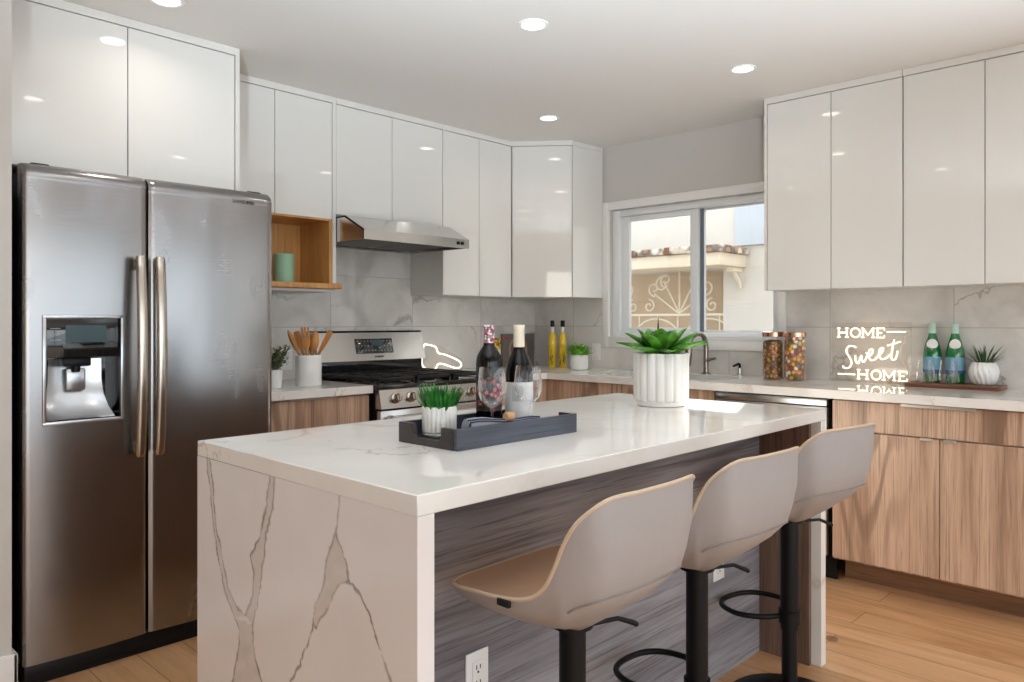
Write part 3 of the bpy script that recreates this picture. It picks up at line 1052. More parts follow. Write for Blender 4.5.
b.box(DX0 + 0.004, DX1 - 0.004, fy + 0.01, 2.995, DZ0 - 0.002, DZ0 + 0.006).box(DX0 + 0.004, DX1 - 0.004, 2.991, 2.996, DZ0, 1.112)
b.build('recess', 'black_gloss', ld, smooth=False)
b = B()
prof = [(2.982, 1.105), (2.980, 1.03), (2.972, 0.98), (2.952, 0.935), (2.925, 0.905), (2.918, 0.899)]
xs = [(0.778, 0.948), (0.776, 0.948), (0.770, 0.952), (0.764, 0.962), (0.760, 0.972), (0.760, 0.974)]
rings = []
for (y, z), (xa, xb) in zip(prof, xs):
    rings.append([(xa + (xb - xa) * i / 8, y - 0.012 * (abs(i / 4 - 1) ** 4), z) for i in range(9)])
b.loft(rings, False, False, False)
b.build('drip_chute', 'silver', ld)
b = B().box(0.815, 0.905, 2.935, 2.985, 1.080, 1.112, 0.006).lathe([(0.014, 0), (0.016, 0.03)], (0.86, 2.955, 1.060), 16)
b.build('nozzle', 'black_plastic', ld)
B().box(0.832, 0.892, 2.955, 2.963, 0.995, 1.072, 0.006).build('paddle', 'silver', ld)
# handles
for door, xh in ((ld, 1.049), (rd, 1.117)):
    zs = [0.747, 0.76, 0.80, 0.9, 1.0, 1.111, 1.222, 1.322, 1.422, 1.462, 1.475]
    rings = []
    for i, z in enumerate(zs):
        k = (z - 1.111) / 0.364
        y = 2.872 - 0.022 * (1 - k * k)
        w = 0.0185 if 0 < i < 10 else 0.015
        d_ = 0.011 if 0 < i < 10 else 0.008
        rings.append([(xh + w * math.cos(a) * (1 if abs(math.cos(a)) < .9 else 1), y + d_ * math.sin(a), z) for a in [2 * PI * j / 14 for j in range(14)]])
    b = B().loft(rings)
    for z in (0.775, 1.447):
        b.box(xh + 0.002, xh + 0.015, 2.87, 2.912, z - 0.02, z + 0.02, 0.004)
    b.build('handle', 'bronze_steel', door)
lettering('SAMSUNG', 0.021, 'logo', rd, Matrix.Translation((1.463, 2.9125, 1.722)) @ Matrix.Rotation(PI / 2, 4, 'X'), 0.001)

# ------------------------------------------------------------------ range
t = thing('gas_range', (2.64, 3.45, 0), 'stainless freestanding gas range with black cooktop below the hood', 'stove')
B().box(2.264, 3.018, 3.13, 3.775, 0.04, 0.895).build('body', 'black_plastic', t, smooth=False)
B().prism([(3.075, 0.80), (3.13, 0.80), (3.13, 0.894), (3.095, 0.894)], 'x', 2.268, 3.016).build('knob_panel', 'steel_clean', t, smooth=False)
b = B().box(2.258, 3.020, 3.09, 3.70, 0.896, 0.918, 0.004).box(2.258, 3.020, 3.086, 3.11, 0.896, 0.922, 0.005)
b.build('cooktop', 'black_gloss', t)
for x in (2.362, 2.462, 2.64, 2.790, 2.884):
    m = Matrix.Translation((x, 3.083, 0.85)) @ Matrix.Rotation(PI / 2 - 0.2, 4, 'X')
    bb = B().lathe([(0.027, 0.0), (0.027, 0.006), (0.021, 0.010), (0.019, 0.032), (0.016, 0.036)], (0, 0, 0), 24)
    bb.obox((0.007, 0.040, 0.008), Matrix.Translation((0, 0, 0.037)), 0.002)
    bmesh.ops.transform(bb.bm, matrix=m, verts=bb.bm.verts)
    bb.build('knob', 'bronze_steel', t)
d = B().box(2.270, 3.014, 3.085, 3.129, 0.22, 0.790, 0.004).build('oven_door', 'steel_clean', t)
B().box(2.36, 2.92, 3.080, 3.088, 0.34, 0.67, 0.002).build('oven_window', 'black_gloss', d)
b = B().tube([(2.30, 3.035, 0.755), (2.984, 3.035, 0.755)], 0.013, 14)
for x in (2.325, 2.96):
    b.box(x - 0.012, x + 0.012, 3.035, 3.09, 0.745, 0.766, 0.003)
b.build('oven_handle', 'steel_clean', d)
B().box(2.270, 3.014, 3.09, 3.129, 0.06, 0.21, 0.004).build('warming_drawer', 'steel_clean', t)
# backguard
B().box(2.280, 3.030, 3.69, 3.78, 0.92, 1.02).build('backguard_base', 'black_gloss', t, smooth=False)
bk = B().prism([(3.655, 1.012), (3.78, 1.012), (3.78, 1.178), (3.705, 1.178), (3.698, 1.174)], 'x', 2.272, 3.032).build('backguard', 'steel_clean', t)
B().box(2.270, 3.034, 3.70, 3.782, 1.1785, 1.184, 0.001, 1).build('top_edge', 'black_plastic', bk)
m = Matrix.Translation((2.660, 3.674, 1.096)) @ Matrix.Rotation(-0.263, 4, 'X')
B().obox((0.262, 0.005, 0.088), m, 0.001).build('control_display', 'black_gloss', bk)
B().obox((0.085, 0.003, 0.034), m @ Matrix.Translation((0.02, -0.0022, 0.018)), 0).build('clock', 'lcd', bk)
for i in range(11):
    for j in range(3):
        if 4 < i < 8 and j > 0:
            continue
        B().obox((0.009, 0.002, 0.006), m @ Matrix.Translation((-0.115 + i * 0.023, -0.0022, -0.028 + j * 0.028))).build('touch_button', 'button', bk, smooth=False)
lettering('SAMSUNG', 0.014, 'logo', bk, Matrix.Translation((2.685, 3.656, 1.034)) @ Matrix.Rotation(PI / 2 - 0.263, 4, 'X'), 0.001)
# burners and grates
for x, y, r in ((2.42, 3.24, 0.045), (2.42, 3.52, 0.04), (2.64, 3.38, 0.05), (2.86, 3.24, 0.045), (2.86, 3.52, 0.04)):
    B().lathe([(r + 0.012, 0), (r + 0.012, 0.008), (r, 0.010), (r, 0.018), (r * 0.8, 0.022)], (x, y, 0.918), 24).build('burner', 'iron', t)
for x0 in (2.275, 2.525, 2.775):
    b = B()
    x1 = x0 + 0.24
    zt = 0.953
    for x in (x0 + 0.008, x1 - 0.008):
        b.box(x - 0.006, x + 0.006, 3.115, 3.665, zt - 0.018, zt, 0.003)
    for y in (3.121, 3.39, 3.659):
        b.box(x0 + 0.002, x1 - 0.002, y - 0.006, y + 0.006, zt - 0.018, zt, 0.003)
    xm = (x0 + x1) / 2
    for yc in (3.25, 3.525):
        b.box(xm - 0.005, xm + 0.005, yc - 0.13, yc + 0.13, zt - 0.012, zt, 0.002)
        for dx in (-0.07, 0.07):
            b.box(xm + dx - 0.005, xm + dx + 0.005, yc - 0.128, yc + 0.128, zt - 0.012, zt, 0.002)
        b.box(x0 + 0.006, x1 - 0.006, yc - 0.005, yc + 0.005, zt - 0.012, zt, 0.002)
    for x in (x0 + 0.008, x1 - 0.008):
        for y in (3.121, 3.659):
            b.box(x - 0.007, x + 0.007, y - 0.007, y + 0.007, 0.918, zt - 0.015)
    b.build('grate', 'iron', t)

# ------------------------------------------------------------------ hood
t = thing('range_hood', (2.64, 3.5, 1.66), 'slim stainless range hood with two buttons above the stove', 'range hood')
h0, h1 = 2.268, 3.000
b = B()
b.prism([(3.786, 1.668), (3.786, 1.800), (3.39, 1.800), (3.222, 1.714), (3.222, 1.662), (3.232, 1.662), (3.232, 1.708), (3.40, 1.79), (3.776, 1.79), (3.776, 1.668)], 'x', h0, h1)
for x in (h0, h1 - 0.006):
    b.prism([(3.784, 1.668), (3.784, 1.798), (3.391, 1.798), (3.224, 1.713), (3.224, 1.663)], 'x', x, x + 0.006)
b.build('shell', 'steel_clean', t, ang=20)
B().box(h0 + 0.007, h1 - 0.007, 3.233, 3.775, 1.690, 1.700).build('underside', 'filter', t, smooth=False)
for x in (2.34, 2.65):
    b = B().box(x, x + 0.29, 3.34, 3.74, 1.678, 1.690, 0.002)
    for k in range(12):
        b.box(x + 0.02, x + 0.27, 3.36 + k * 0.03, 3.372 + k * 0.03, 1.674, 1.680)
    b.build('filter', 'filter', t)
for x in (2.42, 2.86):
    B().lathe([(0.03, 0.0), (0.032, 0.006)], (x, 3.285, 1.6835), 20).build('lamp', 'hood_lamp', t)
for x in (2.915, 2.945):
    B().box(x - 0.009, x + 0.009, 3.216, 3.223, 1.680, 1.698, 0.002).build('button', 'black_plastic', t)

# ------------------------------------------------------------------ island
IX0, IX1, IY0, IY1 = 0.8735, 2.761, 1.076, 1.997
TH = 0.04
t = thing('island_countertop', (1.82, 1.54, 0), 'white quartz island top with waterfall ends', 'countertop')
B().box(IX0, IX1, IY0, IY1, 0.92 - TH, 0.92, 0.002, 1).build('top_slab', 'quartz', t)
B().box(IX1 - TH, IX1, IY0, IY1, 0, 0.92 - TH, 0.0015, 1).build('waterfall_panel', 'quartz', t)
# near waterfall panel carries bold branching veins
V = dict(
    a=[(1.947, .887), (1.921, .798), (1.901, .71), (1.883, .634), (1.834, .567), (1.789, .512), (1.759, .483), (1.766, .421), (1.798, .334), (1.83, .22), (1.80, .1), (1.82, 0)],
    b=[(1.926, .887), (1.901, .79), (1.881, .691), (1.846, .62), (1.812, .572), (1.766, .54), (1.725, .529)],
    c=[(1.606, .895), (1.628, .813), (1.655, .735), (1.703, .678), (1.685, .635), (1.692, .581), (1.725, .529)],
    d=[(1.585, .895), (1.601, .817), (1.626, .751), (1.647, .654), (1.662, .599), (1.692, .517), (1.681, .447), (1.643, .386), (1.63, .25), (1.66, .12), (1.65, 0)],
    e=[(1.324, .895), (1.33, .853), (1.343, .801), (1.365, .746), (1.39, .684), (1.428, .633), (1.435, .579), (1.449, .536), (1.485, .487), (1.532, .423), (1.56, .3), (1.6, .2)],
    f=[(1.343, .801), (1.314, .766), (1.295, .716), (1.347, .678), (1.381, .631), (1.419, .587), (1.435, .593)],
    g=[(1.295, .711), (1.249, .693), (1.22, .663), (1.198, .619), (1.17, .577), (1.152, .549), (1.12, .43), (1.1, .3)])
for k in 'ad':
    pass
fills = [V['a'][:6] + V['b'][::-1], V['c'] + V['d'][:6][::-1], V['a'][5:] + V['d'][5:][::-1], V['e'][2:7] + V['f'][::-1]]
ny, nz = 300, 290
ys = np.linspace(IY0, IY1, ny)
zs = np.linspace(0.0, 0.92 - TH, nz)
YY, ZZ = np.meshgrid(ys, zs, indexing='ij')
rng = np.random.default_rng(4)


def vnoise(f, seed):
    r = np.random.default_rng(seed)
    out = np.zeros_like(YY)
    for o in range(3):
        for _ in range(4):
            k = r.normal(size=2) * f * (2 ** o)
            out += np.sin(YY * k[0] + ZZ * k[1] + r.uniform(0, 6.28)) / (2 ** o * 4)
    return out


WY = YY + 0.008 * vnoise(38, 1) + 0.003 * vnoise(120, 7)
WZ = ZZ + 0.008 * vnoise(38, 2) + 0.003 * vnoise(120, 8)
dist = np.full(YY.shape, 9.0)
for pl in V.values():
    for (a0, a1), (c0, c1) in zip(pl, pl[1:]):
        dx, dz = c0 - a0, c1 - a1
        q = np.clip(((WY - a0) * dx + (WZ - a1) * dz) / (dx * dx + dz * dz), 0, 1)
        dist = np.minimum(dist, np.hypot(WY - a0 - q * dx, WZ - a1 - q * dz))
wid = 0.0044 * (0.75 + 0.7 * vnoise(50, 3))
line = np.clip(1.25 - dist / np.maximum(wid, 0.001), 0, 1) * (0.55 + 0.45 * np.clip(0.6 + vnoise(25, 5), 0, 1))
fill = np.zeros(YY.shape)
for pg in fills:
    ins = np.zeros(YY.shape, bool)
    n = len(pg)
    for i in range(n):
        (x1, y1), (x2, y2) = pg[i], pg[(i + 1) % n]
        if y1 == y2:
            continue
        c = ((y1 > WZ) != (y2 > WZ)) & (WY < (x2 - x1) * (WZ - y1) / (y2 - y1) + x1)
        ins ^= c
    fill = np.maximum(fill, ins * 1.0)
fill = fill * (0.75 + 0.25 * np.clip(vnoise(60, 6), -1, 1))
# thin slab: front grid face (facing -X), plain back and edges
front = np.stack([np.full(YY.shape, IX0), YY, ZZ], -1).reshape(-1, 3)
idx = np.arange(ny * nz).reshape(ny, nz)
quads = np.stack([idx[:-1, :-1], idx[:-1, 1:], idx[1:, 1:], idx[1:, :-1]], -1).reshape(-1, 4)
back = [(IX0 + TH, IY0, 0), (IX0 + TH, IY0, .88), (IX0 + TH, IY1, .88), (IX0 + TH, IY1, 0)]
edge = [(IX0, IY0, 0), (IX0, IY0, .88), (IX0, IY1, .88), (IX0, IY1, 0)]
nb = ny * nz
verts = np.vstack([front, np.array(back), np.array(edge)]) - np.array([1.82, 1.54, 0])
faces = quads.tolist() + [[nb, nb + 3, nb + 2, nb + 1]]
for i in range(4):
    j = (i + 1) % 4
    faces.append([nb + 4 + i, nb + i, nb + j, nb + 4 + j])
me = bpy.data.meshes.new('waterfall_panel')
me.from_pydata(verts.tolist(), [], faces)
at = me.color_attributes.new('vein', 'FLOAT_COLOR', 'POINT')
col = np.zeros((nb + 8, 4), np.float32)
col[:nb, 0] = line.reshape(-1)
col[:nb, 1] = fill.reshape(-1) * 0.62
col[:, 3] = 1
at.data.foreach_set('color', col.reshape(-1))
bm = bmesh.new()
bm.from_mesh(me)
bmesh.ops.recalc_face_normals(bm, faces=bm.faces)
bm.to_mesh(me)
bm.free()
me.materials.append(M['quartz_painted'])
o = bpy.data.objects.new('waterfall_panel', me)
C.objects.link(o)
o.parent = t
tag(o, label='quartz side panel with bold brown veins')

t = thing('island_cabinet', (1.8, 1.6, 0), 'grey oak island cabinet under the white quartz island top', 'cabinet')
yb = 1.30
B().box(IX0 + TH + 0.001, 2.700, yb, yb + 0.02, 0.0, 0.879).build('back_panel', 'oak_h', t, smooth=False)
B().box(IX0 + TH + 0.001, 2.700, yb + 0.021, 1.955, 0.0, 0.879).build('body', 'oak', t, smooth=False)
tag(B().box(2.7005, 2.720, IY0 + 0.036, 1.955, 0.0, 0.879).build('side_panel', 'oak_side', t, smooth=False), label='brown oak side panel')
for k in range(4):
    xa = IX0 + TH + 0.003 + k * 0.446
    B().box(xa, xa + 0.442, 1.956, 1.976, 0.09, 0.875, 0.001, 1).build('door', 'oak', t)


def outlet_parts(root, face, x, y, z, duplex=True):
    """plate facing -Y ('y') or -X ('x') at its centre"""
    def bx(u0, u1, d0, d1, z0, z1, bev=0.0):
        b_ = B()
        if face == 'y':
            b_.box(x + u0, x + u1, y - d1, y - d0, z + z0, z + z1, bev)
        else:
            b_.box(x - d1, x - d0, y + u0, y + u1, z + z0, z + z1, bev)
        return b_
    pl = bx(-0.036, 0.036, 0, 0.006, -0.058, 0.058, 0.002).build('cover_plate', 'outlet', root)
    bx(-0.018, 0.018, 0.0055, 0.0085, -0.036, 0.036, 0.002).build('receptacle', 'outlet', pl)
    if duplex:
        s_ = B()
        for zc in (0.018, -0.018):
            for u in (-0.007, 0.005):
                q_ = bx(u, u + 0.0025, 0.008, 0.0092, zc - 0.002, zc + 0.008)
                s_.merge(q_.bm)
            q_ = bx(-0.003, 0.002, 0.008, 0.0092, zc - 0.011, zc - 0.006)
            s_.merge(q_.bm)
        s_.build('slots', 'slot', pl, smooth=False)
    return pl


for x in (1.232, 2.385):
    p = outlet_parts(t, 'y', x, yb, 0.402)
    p.name = 'outlet'

t2 = thing('power_outlet', (2.15, 3.788, 0.971), 'white wall outlet on the backsplash beside the fridge', 'outlet')
outlet_parts(t2, 'y', 2.15, 3.788, 1.03)
t2 = thing('light_switch', (4.198, 3.215, 1.018), 'white rocker switch plate on the tiles left of the window', 'switch')
pl = outlet_parts(t2, 'x', 4.198, 3.215, 1.03, False)

# ------------------------------------------------------------------ bar stools


def make_stool(label):
    t = thing('bar_stool', (0, 0, 0), label, 'stool', 'bar stools along the island')
    half = [(0, .195, .682), (.08, .194, .682), (.14, .190, .683), (.183, .174, .685), (.199, .14, .688), (.205, .08, .694), (.208, .03, .698), (.205, -.03, .705),
            (.200, -.068, .718), (.197, -.097, .745), (.195, -.118, .785), (.191, -.137, .831), (.184, -.160, .870), (.166, -.190, .901), (.135, -.206, .915), (.07, -.214, .916), (0, -.216, .916)]
    hs = spline(half, 4)
    rim = hs + [Vector((-p.x, p.y, p.z)) for p in hs[-2:0:-1]]
    hub = Vector((0, -.005, .602))
    gB, hB = [1, .99, .945, .895, .73, .46, .2], [1, .72, .54, .40, .27, .12, 0]
    gF, hF = [1, .975, .88, .72, .52, .34, .2], [1, .82, .62, .40, .21, .08, 0]

    def lerp(a, b_, k):
        return a + (b_ - a) * k
    rings = []
    for i in range(len(gB)):
        ring = []
        for p in rim:
            k = min(1, max(0, (p.z - .69) / .14))
            k = k * k * (3 - 2 * k)
            g, h = lerp(gF[i], gB[i], k), lerp(hF[i], hB[i], k)
            ring.append((hub.x + (p.x - hub.x) * g, hub.y + (p.y - hub.y) * g, hub.z + (p.z - hub.z) * h))
        rings.append(ring)
    b = B().loft(rings, True, False, True)
    b.build('shell', 'shell', t, ang=60)
    outer = rings
    cen = Vector((0, .03, .674))
    gB, zB = [.995, .955, .92, .885, .80, .66, .42, .18, .02], [.925, .87, .80, .735, .685, .668, .662, .660, .660]
    gF, zF = [.995, .97, .93, .86, .74, .56, .36, .16, .02], None
    rings = []
    for i in range(len(gB)):
        ring = []
        for p in rim:
            k = min(1, max(0, (p.z - .69) / .14))
            k = k * k * (3 - 2 * k)
            g = lerp(gF[i], gB[i], k)
            u = i / (len(gB) - 1)
            zf = lerp(p.z + (.008 if 0 < i < 4 else 0), cen.z, min(1, u * 1.15))
            zb_ = cen.z + (p.z - cen.z) * ((zB[i] - .660) / .265)
            ring.append((cen.x + (p.x - cen.x) * g, cen.y + (p.y - cen.y) * g, lerp(zf, zb_, k)))
        rings.append(ring)
    B().loft(rings, True, False, True).build('seat_pad', 'tan', t, ang=60)
    B().tube([p + Vector((0, 0, 0.002)) for p in rim], 0.0042, 8, True).build('piping', 'piping', t)
    # welt along the lower edge of the back
    nr = len(rim)
    welt = [Vector(outer[3][j]) for j in range(45, nr - 44)]
    B().tube(welt, .0026, 6).build('welt', 'welt', t)
    tag(B().box(-.2165, -.2085, -.02, .012, .690, .703, .001, 1).build('tag', 'black_plastic', t), label='small black tag')
    b = B().lathe([(.0285, .245), (.0285, .600)], (0, 0, 0), 28)
    b.lathe([(.045, .592), (.045, .602)], (0, 0, 0), 28)
    b.build('post', 'black', t)
    B().lathe([(.0245, .02), (.0245, .27)], (0, 0, 0), 24).build('column', 'black', t)
    B().lathe([(.195, 0), (.197, .006), (.19, .011), (.12, .016), (.05, .024), (.03, .04), (.026, .05)], (0, 0, 0), 48).build('base', 'black', t)
    loop = spline([(.02, .018, .285), (.075, .045, .285), (.118, .11, .285), (.10, .185, .285), (.045, .222, .285), (-.045, .222, .285), (-.10, .185, .285), (-.118, .11, .285), (-.075, .045, .285), (-.02, .018, .285)], 5)
    b = B().tube(loop, .0085, 10)
    b.lathe([(.034, .265), (.034, .305)], (0, 0, 0), 28)
    b.build('footrest', 'black', t)
    B().tube([(.0, -.02, .594), (.10, -.045, .590), (.15, -.055, .568), (.156, -.056, .564)], [.005, .005, .006, .006], 8).build('lever', 'black', t)
    return t


s0 = make_stool('greige bar stool nearest the camera, in front of the island outlet')
spots = [(1.249, 1.02, 0.0, None), (1.762, 1.02, -4.0, 'greige bar stool in the middle of the three along the island'),
         (2.39, 1.048, -9.0, 'greige bar stool farthest right, at the end of the island')]
for i, (x, y, a, lab) in enumerate(spots):
    s = s0 if i == 0 else copy_tree(s0)
    s.location = (x, y, 0)
    s.rotation_euler = (0, 0, math.radians(a))
    if lab:
        s['label'] = lab

# ------------------------------------------------------------------ on the island
TZ = 0.92
t = thing('serving_tray', (1.466, 1.485, TZ), 'dark wooden tray with handle cutouts on the island', 'tray')
x0, x1, y0, y1, hh, tk = 1.235, 1.698, 1.37, 1.60, 0.053, 0.012
B().box(x0 + .001, x1 - .001, y0 + .001, y1 - .001, TZ, TZ + 0.010).build('bottom_board', 'tray', t, smooth=False)
b = B().box(x0, x1, y0, y0 + tk, TZ, TZ + hh, .0015, 1)
b.build('long_side', 'tray_side_sky_tint', t)
B().box(x0, x1, y1 - tk, y1, TZ, TZ + hh, .0015, 1).build('long_side', 'tray_side_sky_tint', t)
for xa in (x0, x1 - tk):
    prof = [(y0 + tk, TZ), (y1 - tk, TZ), (y1 - tk, TZ + hh), (y1 - .058, TZ + hh), (y1 - .062, TZ + .024), (y1 - .068, TZ + .018), (y0 + .068, TZ + .018), (y0 + .062, TZ + .024), (y0 + .058, TZ + hh), (y0 + tk, TZ + hh)]
    B().prism(prof, 'x', xa, xa + tk).build('end_piece', 'tray', t, smooth=False)


def blades(b, c, n, rad, hmin, hmax, spread, w, rng_, droop=0.0, up=0.0):
    for i in range(n):
        a = rng_.uniform(0, 2 * PI)
        r0 = rad * math.sqrt(rng_.random())
        h = rng_.uniform(hmin, hmax)
        base = Vector((c[0] + r0 * math.cos(a), c[1] + r0 * math.sin(a), c[2]))
        out = spread * (0.3 + r0 / rad) * rng_.uniform(0.5, 1.15)
        a2 = a + rng_.uniform(-.5, .5)
        tip = base + Vector((out * math.cos(a2), out * math.sin(a2), h))
        b.blade(base, tip, w * rng_.uniform(.7, 1.2), (0, 0, droop * h), 4, .3)


RR = random.Random(11)


def fluted(n, amp):
    def f(a, z):
        s_ = abs(math.sin(a * n / 2))
        return 1 - amp * (1 - s_) ** 1.6
    return f


# potted grass in the tray
c = (1.325, 1.540, TZ + .0108)
t = thing('coaster', c, 'round grey coaster under the small grass pot', 'coaster')
B().lathe([(.046, 0), (.050, .002), (.050, .009), (.048, .011)], c, 40).build('disc', 'silver', t)
c = (1.325, 1.540, TZ + .0222)
t = thing('potted_grass', c, 'green grass in a small white fluted pot on the tray', 'potted plant')
f1 = fluted(20, .08)
B().lathe([(.043, 0), (.046, .003), (.047, .068), (.045, .0695), (.043, .063), (.039, .06)], c, 160, True, True, f1).build('pot', 'ceramic', t)
b = B()
blades(b, (c[0], c[1], c[2] + .055), 210, .040, .038, .078, .030, .0046, RR, .06)
b.build('foliage', 'grass', t, fix=False)


def arc_label(b, c, r, z0, z1, mid, span, n=24):
    rings = []
    for z in (z0, z1):
        rings.append([(c[0] + r * math.cos(mid - span / 2 + span * i / n), c[1] + r * math.sin(mid - span / 2 + span * i / n), c[2] + z) for i in range(n + 1)])
    b.loft(rings, False, False, False)
    return b


def toward(x, y):
    return math.atan2(-y, -x)


# wine bottles
c = (1.511, 1.54, TZ + .0105)
t = thing('wine_bottle', c, 'dark wine bottle with pink floral capsule on the tray', 'bottle', 'wine bottles on the tray')
B().lathe([(.034, 0), (.0375, .006), (.0378, .19), (.035, .208), (.026, .224), (.017, .238), (.0145, .25), (.0145, .285), (.0158, .287), (.0158, .294), (.0145, .295)], c, 40).build('bottle', 'bottle_dark', t)
B().lathe([(.0149, .232), (.0155, .236), (.0152, .284), (.0165, .286), (.0165, .296), (.012, .2965)], c, 32).build('capsule', 'pink_foil', t)
arc_label(B(), c, .0383, .055, .150, toward(*c[:2]), 2.6).build('label', 'flower_label', t)
c = (1.625, 1.53, TZ + .0105)
t = thing('wine_bottle', c, 'dark wine bottle with cream capsule and white label on the tray', 'bottle', 'wine bottles on the tray')
B().lathe([(.037, 0), (.041, .006), (.0415, .150), (.040, .165), (.033, .190), (.022, .215), (.0155, .235), (.0145, .25), (.0145, .285), (.0158, .287), (.0158, .294), (.0145, .295)], c, 40).build('bottle', 'bottle_dark', t)
B().lathe([(.0165, .222), (.0168, .226), (.0160, .284), (.0172, .286), (.0172, .296), (.012, .2965)], c, 32).build('capsule', 'cream', t)
lb = arc_label(B(), c, .0420, .030, .130, toward(*c[:2]), 2.8).build('label', 'paper', t)
arc_label(B(), c, .0423, .075, .120, toward(*c[:2]) - .1, .8).build('label_print', 'sketch', lb)


# wine glasses
def wine_glass(c, label):
    t = thing('wine_glass', c, label, 'wine glass', 'wine glasses on the tray')
    outer = [(.0335, .0), (.0335, .0015), (.012, .004), (.0045, .010), (.0036, .03), (.0036, .062), (.006, .070), (.018, .078), (.031, .092), (.0385, .112), (.040, .130), (.0375, .155), (.0345, .178), (.0338, .182)]
    inner = [(.0328, .182), (.0335, .178), (.0365, .155), (.039, .130), (.0375, .112), (.030, .094), (.017, .081), (.001, .0775)]
    B().lathe([(.001, 0.0)] + outer + inner, c, 40, True, True).build('glass', 'thin_glass', t)
    return t


wine_glass((1.449, 1.465, TZ + .0105), 'empty stemmed wine glass in front of the floral capsule bottle')
wine_glass((1.577, 1.450, TZ + .0105), 'empty stemmed wine glass in front of the white label bottle')

# napkin roll
t = thing('folded_napkin', (1.44, 1.408, TZ + .0105), 'grey linen napkin with navy edging folded along the tray front', 'napkin')
b = B()
rings = []
for i in range(15):
    u = i / 14
    x = 1.30 + .27 * u
    h = .060 - .018 * u + .003 * math.sin(u * 9)
    d_ = .021 - .004 * abs(2 * u - 1)
    yc = 1.409
    z0 = TZ + .0105
    rings.append([(x, yc + d_ * math.cos(a) * (1 if math.sin(a) > -.5 else .95), z0 + h * (.5 + .5 * math.sin(a))) for a in [2 * PI * j / 16 for j in range(16)]])
b.loft(rings)
b.build('cloth', 'napkin', t)
b = B()
for dz, dy in ((0.0, .0), (.0045, .008)):
    b.tube([(1.30 + .27 * i / 14, 1.392 + dy, TZ + .0105 + (.060 - .018 * i / 14 + .003 * math.sin(i / 14 * 9)) * .86 + dz) for i in range(15)], .0022, 6)
b.tube([(1.3, 1.40, TZ + .012), (1.297, 1.392, TZ + .03), (1.30, 1.392, TZ + .06)], .003, 6)
b.build('navy_edging', 'navy', t)
t = B().lathe([(.010, 0), (.0115, .002), (.0115, .026), (.010, .028)], (0, 0, 0), 20)
bmesh.ops.transform(t.bm, matrix=Matrix.Translation((1.446, 1.398, 0.985)) @ Matrix.Rotation(PI / 2, 4, 'Y') @ Matrix.Translation((0, 0, -.014)), verts=t.bm.verts)
tag(t.build('cork', 'cork'), 'wine cork lying on the grey napkin', 'cork')

# agave pot
c = (2.471, 1.584, TZ)
t = thing('potted_agave', c, 'broad-leaved green agave in large white fluted planter on the island', 'potted plant')
f2 = fluted(18, .075)
b = B().lathe([(.086, 0), (.092, .003), (.092, .016), (.090, .018)], c, 64)
b.build('saucer', 'ceramic_matte', t)
B().lathe([(.094, .017), (.100, .022), (.104, .03), (.105, .195), (.103, .198), (.097, .198), (.094, .19), (.09, .18)], c, 264, True, True, f2).build('pot', 'ceramic_matte', t)
B().lathe([(.0945, .175), (.05, .182), (.001, .184)], c, 32).build('soil', 'soil', t)
ra = random.Random(5)
leafshape = lambda u: (0.55 + 0.75 * math.sin(min(1, u * 1.25) * PI * .62)) * (1 - u ** 3.2)
lf = []
for ring, (n, ln, el, w) in enumerate(((8, .175, 13, .029), (7, .150, 30, .030), (5, .118, 50, .027), (4, .085, 70, .020))):
    for i in range(n):
        a = 2 * PI * (i + .5 * ring) / n + ra.uniform(-.15, .15)
        e = math.radians(el + ra.uniform(-5, 6))
        l_ = ln * ra.uniform(.9, 1.12)
        base = Vector((c[0] + .018 * math.cos(a), c[1] + .018 * math.sin(a), c[2] + .190 + .004 * ring))
        d_ = Vector((math.cos(a) * math.cos(e), math.sin(a) * math.cos(e), math.sin(e)))
        lf.append((base, base + d_ * l_, w))
for base, tip, w in lf:
    b = B()
    b.blade(base, tip, w, (0, 0, .014), 10, .35, leafshape)
    o = b.build('leaf', 'agave', t, fix=False)
    so = o.modifiers.new('thick', 'SOLIDIFY')
    so.thickness = .004
b = B().tube([(c[0] - .006, c[1] + .008, c[2] + .19), (c[0] - .006, c[1] + .008, c[2] + .25), (c[0] - .007, c[1] + .009, c[2] + .335)], [.009, .006, .001], 8)
b.lathe([(.001, 0), (.012, .01), (.012, .03), (.001, .045)], (c[0] - .02, c[1] + .025, c[2] + .235), 12)
tag(b.build('flower_spike', 'dark_bloom', t), label='thin dark flower spike')

# ------------------------------------------------------------------ on the window-wall counter
# oil bottles
for (x, y, lab) in ((4.045, 3.485, 'slim bottle of golden oil with black cap nearest the corner'), (4.085, 3.425, 'slim bottle of golden oil with black cap beside the small plant')):
    c = (x, y, TZ)
    t = thing('oil_bottle', c, lab, 'bottle', 'oil bottles in the corner')
    B().lathe([(.024, 0), (.027, .004), (.027, .20), (.022, .222), (.0125, .245), (.0115, .285), (.0135, .287)], c, 28).build('bottle', 'oil', t)
    B().lathe([(.0125, .247), (.0128, .285)], c, 20).build('neck_band', 'ceramic', t)
    B().lathe([(.0145, .283), (.0145, .325), (.012, .328)], c, 20).build('cap', 'black', t)
    b = B()
    a = toward(x, y)
    for k in range(6):
        aa = a + random.uniform(-.9, .9)
        zb = random.uniform(.012, .07)
        b.tube([(x + .0272 * math.cos(aa), y + .0272 * math.sin(aa), TZ + zb), (x + .0272 * math.cos(aa + .2), y + .0272 * math.sin(aa + .2), TZ + zb + random.uniform(.02, .08))], .0022, 5)
    b.build('herb_sprigs', 'herb', t)

